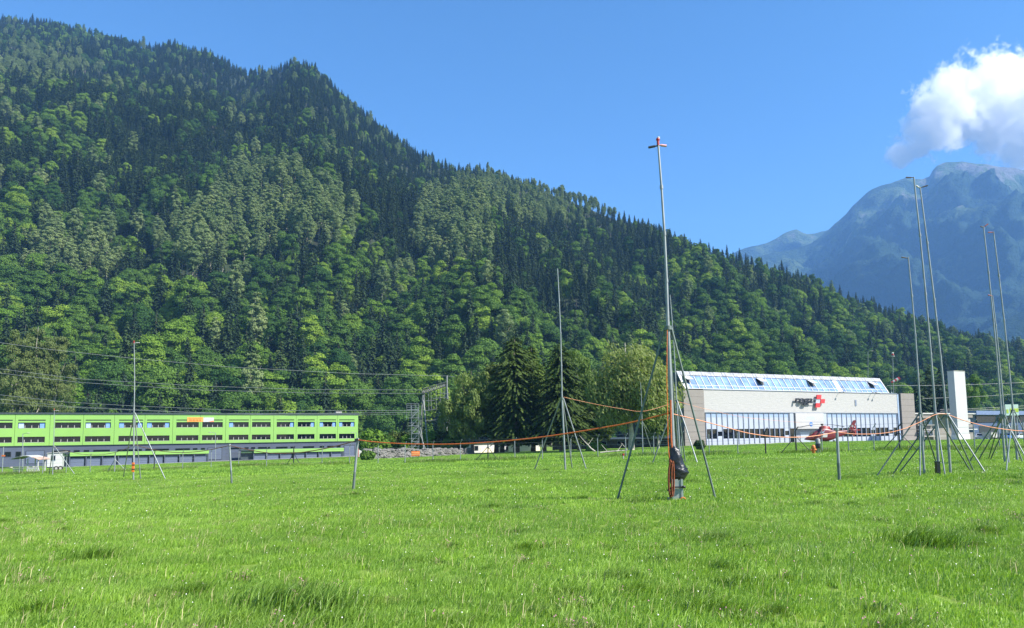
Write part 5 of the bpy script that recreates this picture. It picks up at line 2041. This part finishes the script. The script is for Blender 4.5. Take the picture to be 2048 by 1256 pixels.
def low_sheds():
    for nm, px0, px1, yt, d, lab, m_, roofm in (('shed', 944, 990, 888, 150, 'pale grey low shed with a dark flat roof behind the leftmost trunk of the grove', PALEGREY, ROOFDK),
                                                ('shed', 1006, 1061, 890, 156, 'long low white shed seen between two dark trunks of the grove', WHITE, ROOFDK),
                                                ('shed', 1062, 1080, 889, 152, 'small grey hut with one dark window under the spruces', PALEGREY, ROOFDK)):
        b = B(px0, d)
        e = B(px1, d + 6)
        ang = math.atan2(e.y - b.y, e.x - b.x)
        L = (e - b).length
        t = thing(nm, lab, 'shed', b, None, ang)
        h = P(px0, yt, d).z - b.z
        MB().box(0, L, 0, 5, -.4, h).build('wall', m_, t)
        MB().box(-.2, L + .2, -.3, 5.2, h + .005, h + .18).build('roof', roofm, t)
        mb = MB()
        if L > 3:
            mb.box(L * .35, L * .95, -.05, -.003, .05, h * .55)
            mb.build('door', plain('cream_door', (0.62, 0.55, 0.42), 0.6), t)
        mb = MB()
        mb.box(L * .1 if L > 3 else L * .4, L * .26 if L > 3 else L * .75, -.06, -.003, h * .3, h * .8)
        w_ = mb.build('window', DARK, t)
        mb = MB()
        mb.box(L * .12 if L > 3 else L * .43, L * .24 if L > 3 else L * .72, -.07, -.061, h * .36, h * .74)
        mb.build('pane', GLASS, w_)
    # dark timber barn between the trees and the hangar
    d = 140.0
    b, e = B(1105, d + 12), B(1350, d)
    ang = math.atan2(e.y - b.y, e.x - b.x)
    L = (e - b).length
    t = thing('barn', 'long low dark barn with a pitched end beside the hangar, half hidden by the birch', 'barn', b, None, ang)
    h = P(1240, 878, d + 6).z - b.z
    MB().box(0, L, 0, 6, -.5, h).build('wall', WOODDK, t)
    mb = MB()
    mb.prism([(0, -.5, h + .01), (0, 6.5, h + .01), (0, 3, h + .35)], (-.3, 0, 0), (L * .78, 0, 0))
    mb.prism([(0, -.5, h + .012), (0, 6.5, h + .012), (0, 3, h + 2.6)], (L * .79, 0, 0), (L + .1, 0, 0))
    mb.build('roof', ROOFDK, t)
    for f in (.1, .25, .4, .55, .7, .88):
        mb = MB()
        mb.box(L * f, L * f + 1.7, -.06, -.003, h * .45, h * .85)
        w_ = mb.build('window', MULL, t)
        MB().box(L * f + .1, L * f + 1.6, -.075, -.061, h * .5, h * .8).build('pane', GLASS, w_)
    MB().box(L * .965, L * .965 + .55, -.1, -.004, 0, h * .62).build('door', CONC, t)
low_sheds()
def stone_wall():
    a, e = B(733, 104), B(946, 126)
    t0 = thing('stone_wall', 'rough wall of piled grey boulders beside the stair tower', 'wall', a)
    u = (e - a)
    L = u.length
    u = u.normalized()
    nn = Vector((-u.y, u.x, 0))
    r_ = random.Random(8)
    mb = MB()
    for k in range(560):
        f = r_.random()
        hmax = 1.55 * (1 - 0.35 * f)
        z = r_.random() * hmax
        s = r_.uniform(.16, .36)
        c = u * (f * L) + nn * (z * .3 + r_.uniform(-.12, .12)) + Vector((0, 0, z))
        c.z += ground_z(a.x + c.x, a.y + c.y) - a.z
        vs, n_, m_ = [], 7, 5
        o = len(mb.v)
        mb.ball(c, (s * r_.uniform(.9, 1.6), s, s * r_.uniform(.55, .9)), n_, m_)
        for i in range(o, len(mb.v)):
            v = Vector(mb.v[i])
            d = v - c
            d *= 1 + 0.35 * mnoise.noise(v * 3.1 + Vector((k, 0, 0)))
            mb.v[i] = tuple(c + d)
    mb.s = [False] * len(mb.s)
    o = mb.build('boulders', STONE, t0)
stone_wall()
def car(label, px, d, rot, paint, kind='car'):
    b = B(px, d)
    t = thing('parked_car', label, 'car', b, 'cars parked beyond the annex', rot)
    prof = [(-2.1, .35), (-2.12, .75), (-1.9, .95), (-1.35, 1.0), (-.75, 1.45), (.75, 1.47), (1.5, 1.02), (2.05, .92), (2.12, .55), (2.1, .35)]
    mb = MB()
    mb.prism([(x, 0, z) for x, z in prof], (0, -.85, 0), (0, .85, 0))
    mb.build('body', paint, t)
    for y in (-.865, .855):
        mb = MB()
        mb.prism([(-1.2, 0, 1.02), (-.7, 0, 1.38), (.68, 0, 1.4), (1.3, 0, 1.03)], (0, y, 0), (0, y + .01, 0))
        mb.build('side_window', GLASS, t)
    mb = MB()
    mb.add([(-1.34, -.75, 1.03), (-1.34, .75, 1.03), (-.8, .68, 1.43), (-.8, -.68, 1.43)], [(0, 1, 2, 3)])
    mb.build('windscreen', GLASS, t)
    for x in (-1.35, 1.35):
        for y in (-.87, .67):
            mb = MB()
            mb.tube([(x, y, .32), (x, y + .2, .32)], .32, 16)
            w_ = mb.build('wheel', TYRE, t)
            MB().tube([(x, y - .012, .32), (x, y - .002, .32)], .19, 12).build('rim', STEEL, w_)
    for y in (-.6, .6):
        MB().ball((-2.08, y, .72), (.06, .16, .09)).build('headlight', WHITE, t)
car('white car parked closest to the annex', 1964, 168, RZ + .3, WHITE)
car('blue car parked below the billboard', 2019, 170, RZ + .1, plain('car_blue', (0.08, 0.2, 0.5), .3))
car('pale silver car parked right of the blue car', 2036, 170, RZ + .1, plain('car_silver', (0.55, 0.58, 0.62), .3, .3))
car('dark car parked behind the white crate van', 2003, 172, RZ + .1, plain('car_dark', (0.03, 0.035, 0.05), .3))
def box_van():
    d = 165.0
    b = B(1989.5, d)
    k = d / FOC
    t = thing('delivery_van', 'plain pale box van parked between the cars', 'van', b, None, RZ)
    w = 19 * k
    h = P(1989, 868, d).z - b.z + .35
    MB().box(-w / 2, w / 2, 0, 2.1, .45, h).build('cargo_box', PALEGREY, t)
    MB().box(-w / 2 - .04, w / 2 + .04, -.04, 2.14, h + .003, h + .1).build('roof_rim', WHITE, t)
    mb = MB()
    mb.prism([(w / 2 + .05, 0, .4), (w / 2 + 1.4, 0, .4), (w / 2 + 1.35, 0, 1.1), (w / 2 + .9, 0, 1.75), (w / 2 + .05, 0, 1.8)], (0, .1, 0), (0, 2.0, 0))
    mb.build('cab', plain('cab_dark', (0.06, 0.065, 0.09), .4), t)
    for x in (-w * .3, w * .55):
        mb = MB()
        mb.tube([(x, -.03, .36), (x, .25, .36)], .36, 14)
        mb.build('wheel', TYRE, t)
box_van()

# ------------------------------------------------------------------ the grove between the buildings, shrubs
def tree_thing(name, label, px, d, H, crown, trunk, group=None, rot=0.0, scale=(1, 1, 1)):
    b = B(px, d)
    t = thing(name, label, 'tree', b, group, rot)
    t.scale = scale
    obj('crown', crown, t)
    obj('trunk', trunk, t)
    return t
def hi_spruce(H, R, mat, start, leaf, dens=1.3, tip=0.75):
    V, F = spruce(H, R, dens, start, leaf, tip)
    return mesh_np('spruce_crown', V, F, [mat])
def hi_clump(H, R, zc, rz, ncl, nl, leaf, mat, **kw):
    if R > 3:                                 # a big crown is several crowns grown into one
        Vs, Fs, o = [], [], 0
        for dx, dy, k, dz in ((-.1, 0, .74, .02), (.45, .1, .55, -.16), (-.5, -.15, .5, -.24), (.12, -.4, .5, -.1), (.3, .3, .42, .2)):
            kk = dict(kw)
            V, F = clumpy(H, R * k, zc + dz * rz, rz * (1.0 - abs(dz)) * (1 if k > .7 else .75), max(8, int(ncl * k * .55)), int(nl * .75), leaf, **kk)
            V[:, 0] += dx * R
            V[:, 1] += dy * R
            Vs.append(V); Fs.append(F + o); o += len(V)
        return mesh_np('leafy_crown', np.concatenate(Vs), np.concatenate(Fs), [mat])
    V, F = clumpy(H, R, zc, rz, ncl, nl, leaf, **kw)
    return mesh_np('leafy_crown', V, F, [mat])
F_GSPR = foliage_mat('grove_spruce', (0.030, 0.055, 0.012), (0.050, 0.080, 0.016), 0.2)
F_OLIVE = foliage_mat('olive_leaves', (0.060, 0.085, 0.022), (0.085, 0.115, 0.030), 0.3)
F_PALEB = foliage_mat('pale_birch_leaves', (0.13, 0.18, 0.058), (0.17, 0.21, 0.075), 0.38)
TG = 'grove of trees between the green building and the hangar'
def ht(px, top, d):
    return P(px, top, d).z - B(px, d).z
d = 128
H = ht(942, 724, d)
tree_thing('birch_tree', 'pale topped birch at the end of the grove nearest the power gantry', 944, d, H,
           hi_clump(H, 6.0, H * .54, H * .45, 85, 230, .3, F_BIRCH, hang=1.2, rc=(.2, .36)), trunk_mesh('birch_trunk', H * .9, .3, BARK, limbs_for(H, 4.5, 7)), TG)
H = ht(985, 732, 134)
tree_thing('broadleaf_tree', 'olive green broadleaf tree filling the gap between the pale birch and the broad spruce', 992, 134, H,
           hi_clump(H, 7.2, H * .52, H * .46, 90, 230, .3, F_OLIVE, hang=.8, rc=(.2, .36)), trunk_mesh('broadleaf_trunk', H * .85, .4, BARK, limbs_for(H, 5, 7)), TG)
H = ht(1045, 672, 126)
tree_thing('spruce_tree', 'broad dark twin topped spruce in the middle of the grove', 1032, 126, H,
           hi_spruce(H, 6.6, F_GSPR, .11, .32, 1.35, .45), trunk_mesh('spruce_trunk', H * .97, .5, BARK), TG)
H = ht(1058, 690, 130)
tree_thing('spruce_tree', 'spruce pressed against the broad twin topped spruce, its top lit yellow green', 1066, 130, H,
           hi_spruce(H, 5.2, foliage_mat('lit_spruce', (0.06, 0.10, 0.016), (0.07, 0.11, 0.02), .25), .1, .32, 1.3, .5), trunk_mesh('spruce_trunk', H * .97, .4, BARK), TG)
H = ht(1124, 686, 122)
tree_thing('spruce_tree', 'pointed dark spruce directly behind the slim mast', 1124, 122, H,
           hi_spruce(H, 6.0, F_GSPR, .11, .32, 1.35, .48), trunk_mesh('spruce_trunk', H * .97, .45, BARK), TG)
H = ht(1155, 690, 131)
tree_thing('birch_tree', 'birch with a pale crown showing beside the pointed dark spruce', 1158, 131, H,
           hi_clump(H, 5.8, H * .54, H * .44, 80, 220, .3, F_BIRCH, hang=1.2, rc=(.2, .36)), trunk_mesh('birch_trunk', H * .9, .3, PALEBARK, limbs_for(H, 4.5, 7)), TG)
d = 108
H = ht(1240, 668, d)
tree_thing('weeping_birch', 'large windblown weeping birch with pale streaming branches beside the hangar', 1262, d, H,
           hi_clump(H, 7.2, H * .56, H * .43, 130, 270, .28, F_PALEB, hang=2.4, wind=1.2, rc=(.18, .34), shell=(.3, .95)), trunk_mesh('birch_trunk', H * .92, .42, PALEBARK, limbs_for(H, 5, 9, .3, .62), -0.03), TG)
H = ht(1320, 775, 118)
tree_thing('birch_tree', 'lower bushy birch between the weeping birch and the hangar side wall', 1316, 118, H,
           hi_clump(H, 3.2, H * .55, H * .45, 50, 220, .26, F_BIRCH, hang=1.0, rc=(.22, .36)), trunk_mesh('birch_trunk', H * .85, .2, PALEBARK, limbs_for(H, 3, 5)), TG)
for px, top, d, R, lab in ((1004, 712, 136, 6.0, 'tall leafy tree rising just before the broad twin topped spruce'), (1088, 740, 136, 7.0, 'dark rounded tree filling the gap between the two big spruces of the grove'), (1196, 770, 128, 5.0, 'dark leafy tree between the pointed spruce and the weeping birch')):
    H = ht(px, top, d)
    tree_thing('broadleaf_tree', lab, px, d, H, hi_clump(H, R, H * .5, H * .48, 80, 200, .32, F_OLIVE, rc=(.22, .38)), trunk_mesh('broadleaf_trunk', H * .8, .4, BARK, limbs_for(H, R * .8, 6, .3, .55)), TG)
# dark conifers behind the annex
for i, (px, top, d, lab) in enumerate(((1846, 742, 215, 'dark spruce behind the annex roof nearest the stair tower'), (1866, 728, 220, 'tallest dark spruce behind the annex roof'),
                                       (1888, 738, 214, 'dark spruce behind the annex between the trio of masts and the white tower'), (1952, 752, 212, 'slender green tree just beyond the white tower'))):
    H = ht(px, top, d)
    cr, tr, H0, R0 = PROTO['spruce'][i % 3] if i < 3 else PROTO['beech'][3]
    s = H / H0
    tree_thing('spruce_tree' if i < 3 else 'beech_tree', lab, px, d, H, cr, tr, 'trees behind the annex', 1.3 * i, (s * (1.25 if i < 3 else .55),) * 2 + (s,))
# tall pale larches behind the near end of the green building
for i, (px, top, lab) in enumerate(((22, 662, 'tall pale larch at the very edge behind the green roof'), (66, 640, 'tallest pale larch behind the green roof'), (104, 668, 'pale larch behind the green roof with a bare white trunk foot'))):
    d = 196 + 6 * i
    H = ht(px, top, d)
    cr, tr, H0, R0 = PROTO['larch'][i]
    V, F = clumpy(H, 5.2, H * .58, H * .42, 110, 200, .36, rc=(.18, .34), hang=.8, shell=(.3, .95))
    tree_thing('larch_tree', lab, px, d, H, mesh_np('larch_crown', V, F, [foliage_mat('olive_larch', (0.09, 0.125, 0.040), (0.115, 0.15, 0.05), .35) if i == 0 else bpy.data.materials['olive_larch']]),
               trunk_mesh('larch_trunk', H * .95, .3, PALEBARK, limbs_for(H, 3.4, 6, .35, .6)), 'pale larches behind the green building')
def shrub(label, px, d, top, R, mat, group, leaf=.2):
    b = B(px, d)
    H = max(.8, P(px, top, d).z - b.z)
    t = thing('shrub', label, 'shrub', b, group)
    obj('foliage', hi_clump(H, R, H * .5, H * .5, 22, 90, leaf, mat, rc=(.3, .5)), t)
    mb = MB()
    for k in range(4):
        mb.tube([(0, 0, -.1), (R * .4 * math.cos(k * 1.7), R * .4 * math.sin(k * 1.7), H * .6)], .04, 5)
    mb.build('stem', BARK, t)
SG = 'shrubs above the boulder wall'
for i, (px, top, R, mat, lab) in enumerate(((745, 862, 2.4, F_LIME, 'bright shrub above the boulder wall closest to the green building'), (772, 872, 2.0, F_BEECH, 'darker shrub second along the boulder wall'),
                                            (797, 866, 2.3, F_OLIVE, 'greyish olive shrub beside the stair tower'), (818, 876, 1.7, F_LIME, 'low shrub at the foot of the stair tower'),
                                            (857, 868, 1.9, F_LIME, 'yellow green shrub between the gantry legs'), (884, 862, 2.5, F_OLIVE, 'broad pale shrub right of the gantry legs'),
                                            (908, 872, 2.0, F_BEECH, 'dark shrub under the pale topped birch'))):
    shrub(lab, px, 128 + 2 * (i % 3), top, R, mat, SG)
shrub('single dark bush on the grass in front of the hangar corner', 1400, 84, 879, .55, F_SPRUCE, None, .12)
for px, top, d, R, lab in ((735, 902, 96, .8, 'weedy bush at the fence beside the red framed container'), (1193, 890, 112, 1.3, 'light green bush beside the fallen branches')):
    shrub(lab, px, d, top, R, F_BEECH if R < 1 else F_LIME, None)
def fallen_branch(label, pts, d, r):
    q = [P(a, b_, d) for a, b_ in pts]
    b = q[0].copy()
    b.z = ground_z(b.x, b.y)
    t = thing('fallen_branch', label, 'branch', b, 'bare branches lying under the grove')
    MB().tube([p - b for p in q], [r * (1 - .6 * i / len(q)) for i in range(len(q))], 6).build('limb', PALEBARK, t)
    mb = MB()
    for i in range(1, len(q)):
        mb.tube([q[i] - b, q[i] - b + Vector((.7 * (-1) ** i, .3, .9))], [r * .4, r * .15], 5)
    mb.build('twigs', PALEBARK, t)
fallen_branch('long pale branch lying flat in the grass', [(1200, 905.5), (1215, 903.5), (1235, 902), (1255, 900.5)], 88, .12)
fallen_branch('forked bare branch standing up from the grass', [(1190, 903), (1181, 896), (1176, 890), (1170, 884)], 92, .11)

# ------------------------------------------------------------------ meadow grass
def grass_mat(name, a, b_, dry):
    m, nt, b = new_mat(name)
    v = coords(nt, kind='World')
    f = noise_tex(nt, v, 0.16, 4, 0.6)
    f2 = noise_tex(nt, v, 1.1, 4, 0.6)
    oi = N(nt, 'ShaderNodeObjectInfo')
    c = mix(nt, a, b_, ramp(nt, f, [(0.36, (0, 0, 0)), (0.64, (1, 1, 1))]))
    c = mix(nt, c, dry, ramp(nt, f2, [(0.55, (0, 0, 0)), (0.8, (.65, .65, .65))]))
    c = mix(nt, c, mix(nt, c, (1.3, 1.25, 1.0), 1.0, 'MULTIPLY'), oi.outputs['Random'])
    nt.links.new(c, b.inputs['Base Color'])
    b.inputs['Roughness'].default_value = 0.45
    b.inputs['Specular IOR Level'].default_value = 0.35
    tr = N(nt, 'ShaderNodeBsdfTranslucent')
    nt.links.new(mix(nt, c, (1.15, 1.2, .5), 1.0, 'MULTIPLY'), tr.inputs[0])
    ms = N(nt, 'ShaderNodeMixShader')
    ms.inputs[0].default_value = 0.4
    nt.links.new(b.outputs[0], ms.inputs[1])
    nt.links.new(tr.outputs[0], ms.inputs[2])
    nt.links.new(ms.outputs[0], nt.nodes['Material Output'].inputs[0])
    return m
GR = grass_mat('grass_blades', (0.185, 0.32, 0.055), (0.26, 0.415, 0.078), (0.29, 0.335, 0.12))
GRD = grass_mat('rank_grass', (0.10, 0.19, 0.025), (0.15, 0.26, 0.035), (0.18, 0.21, 0.07))
WEED = grass_mat('weed_leaves', (0.16, 0.30, 0.03), (0.22, 0.37, 0.04), (0.16, 0.23, 0.05))
STRAW = plain('dry_stalks', (0.36, 0.31, 0.17), 0.8, 0, .3)
FLW = plain('white_flower', (0.75, 0.74, 0.70), 0.7)
FLP = plain('clover_flower', (0.36, 0.16, 0.22), 0.7)
def blades(n, area, h, w, wind=0.25, bend=0.5, disc=False):
    x = (rng.random(n) - .5) * area
    y = (rng.random(n) - .5) * area
    if disc:
        r = np.abs(rng.normal(size=n)) * area * .28
        a = rng.random(n) * 6.283
        x, y = r * np.cos(a), r * np.sin(a)
    hh = h[0] + (h[1] - h[0]) * rng.random(n) ** 1.4
    a = rng.random(n) * 6.283
    ww = w * (.6 + .8 * rng.random(n))
    dx, dy = np.cos(a) * ww / 2, np.sin(a) * ww / 2
    ln = bend * hh * rng.random(n)
    la = rng.normal(size=n) * 1.2 + 0.3
    lx, ly = np.cos(la) * ln + wind * hh * .5, np.sin(la) * ln
    z = np.zeros(n)
    V = np.stack([np.stack([x - dx, y - dy, z - .02], 1), np.stack([x + dx, y + dy, z - .02], 1),
                  np.stack([x + dx * .8 + lx * .35, y + dy * .8 + ly * .35, hh * .6], 1), np.stack([x - dx * .8 + lx * .35, y - dy * .8 + ly * .35, hh * .6], 1),
                  np.stack([x + lx, y + ly, hh * (1 - .25 * (ln / (hh + 1e-6)))], 1)], 1).reshape(-1, 3)
    i = np.arange(n)[:, None] * 5
    T = np.concatenate([i + np.array([0, 1, 2]), i + np.array([0, 2, 3]), i + np.array([3, 2, 4])], 0)
    return V, T
def patch(name, parts):                       # parts: (V, T, material)
    Vs, Ts, mi, mats, o = [], [], [], [], 0
    for V, T, m in parts:
        Vs.append(V); Ts.append(T + o); o += len(V)
        if m not in mats:
            mats.append(m)
        mi.append(np.full(len(T), mats.index(m)))
    return mesh_np(name, np.concatenate(Vs), np.concatenate(Ts), mats, np.concatenate(mi))
def dots(n, area, h, r, mat):
    c = np.stack([(rng.random(n) - .5) * area, (rng.random(n) - .5) * area, h[0] + (h[1] - h[0]) * rng.random(n)], 1)
    o = np.array([[r, 0, 0], [-r / 2, r * .87, 0], [-r / 2, -r * .87, 0], [0, 0, r * 1.2]])
    V = (c[:, None] + o[None]).reshape(-1, 3)
    i = np.arange(n)[:, None] * 4
    T = np.concatenate([i + np.array([0, 1, 3]), i + np.array([1, 2, 3]), i + np.array([2, 0, 3])], 0)
    return V, T, mat
GP = []
for k in range(4):                            # 0-3 fine grass near the camera
    GP.append(patch('near_turf', [(*blades(1050, .62, (.03, .08 + .016 * k), .0055, .3, .9), GR), (*blades(9, .62, (.10, .2), .0035, .3, .7), STRAW), (*blades(60, .62, (.03, .08), .02, 0, 1.2), WEED)]
                    + ([dots(1, .6, (.05, .12), .009, FLP)] if k == 1 else []) + ([dots(1, .6, (.06, .12), .008, FLW)] if k == 2 else [])))
for k in range(3):                            # 4-6 middle distance
    GP.append(patch('mid_turf', [(*blades(1500, 1.3, (.035, .12), .012, .3, .8), GR), (*blades(10, 1.3, (.1, .2), .006, .3, .6), STRAW), (*blades(60, 1.3, (.04, .1), .04, 0, 1.2), WEED)] + ([dots(1, 1.2, (.08, .13), .014, FLW)] if k == 1 else [])))
for k in range(3):                            # 7-9 far
    GP.append(patch('far_turf', [(*blades(1100, 3.2, (.05, .16), .05, .3, .7), GR), (*blades(40, 3.2, (.06, .14), .1, 0, 1.2), WEED)]))
for k in range(2):                            # 10-11 rank tufts
    GP.append(patch('tuft', [(*blades(420, .7, (.10, .24), .011, .45, .9, True), GRD), (*blades(120, .8, (.12, .26), .009, .4, .8, True), GR)]))
GP.append(patch('weeds', [(*blades(120, .8, (.05, .14), .035, .1, 1.1, True), GRD), (*blades(20, .7, (.15, .28), .006, .3, .6, True), STRAW), dots(3, .5, (.12, .2), .014, FLP)]))   # 12
GP.append(patch('verge', [(*blades(500, 2.2, (.2, .6), .035, .15, .6), GRD), (*blades(500, 2.2, (.15, .45), .03, .2, .6), GR), (*blades(60, 2.2, (.3, .7), .02, .2, .5), STRAW)]))   # 13
# which side of the yard, pad and fence a point lies on
fx = np.array([p.x for p in FENCE]); fy = np.array([p.y for p in FENCE])
def beyond_fence(x, y):
    return y - np.interp(x, fx, fy)
def free(x, y):
    q = Vector((x, y, 0))
    a = (q - PG)
    if -115 < a.dot(U) < 10 and a.dot(NV) < 17.5:
        return False
    a = (q - PH)
    if -2 < a.dot(U) < 100 and a.dot(NV) < (13.2 if a.dot(U) > 2 else 0):
        return False
    return True
gr_ = random.Random(21)
pts = []
def lay(y0, y1, step, ks, size=(0.85, 1.2)):
    y = y0
    while y < y1:
        hw = y * 0.75 + 8
        x = -hw
        while x < hw:
            xx, yy = x + gr_.uniform(-.4, .4) * step, y + gr_.uniform(-.4, .4) * step
            if free(xx, yy):
                n_ = mnoise.noise(Vector((xx / 4.0, yy / 4.0, 2.0)))
                pts.append(((xx, yy, ground_z(xx, yy)), gr_.choice(ks), gr_.uniform(0, .9) - .45, gr_.uniform(*size) * (1 + .28 * n_)))
            x += step
        y += step
lay(4.6, 17, .46, (0, 1, 2, 3))
lay(17, 46, 1.0, (4, 5, 6))
lay(46, 150, 2.5, (7, 8, 9), (.8, 1.3))
for _ in range(620):
    y = 5 + 40 * gr_.random() ** 1.5
    x = gr_.uniform(-.75, .75) * y
    if mnoise.noise(Vector((x / 3.2, y / 4.5, 5.0))) > -.05:
        pts.append(((x, y, ground_z(x, y)), gr_.choice((10, 11, 12, 12, 12, 12)), gr_.uniform(-.8, .8), gr_.uniform(.3, .85)))
for px, py, s in ((1290, 1006, 1.2), (1272, 1009, .9), (1840, 1090, 1.35), (1866, 1097, 1.1), (185, 1122, 1.1), (556, 1215, 1.2), (650, 1225, 1.2), (1700, 960, .9)):
    g = G(px, py)
    pts.append((tuple(g), 10, gr_.uniform(-.8, .8), s))
for i in range(len(FENCE) - 1):
    a, b_ = FENCE[i], FENCE[i + 1]
    n_ = max(1, int((b_ - a).length / 1.3))
    for k in range(n_):
        q = a.lerp(b_, (k + gr_.random()) / n_)
        for _ in range(2):
            x, y = q.x + gr_.uniform(-.5, .5), q.y + gr_.uniform(-.9, 1.6)
            if mnoise.noise(Vector((x / 7.0, y / 7.0, 3.3))) > -.35:
                pts.append(((x, y, ground_z(x, y)), 13, gr_.uniform(-.8, .8), gr_.uniform(.4, .95)))
gr = scatter('grass', pts, 'long sunlit meadow grass with weeds and clover')
instancer(gr, GP)
print('grass patches', len(pts))
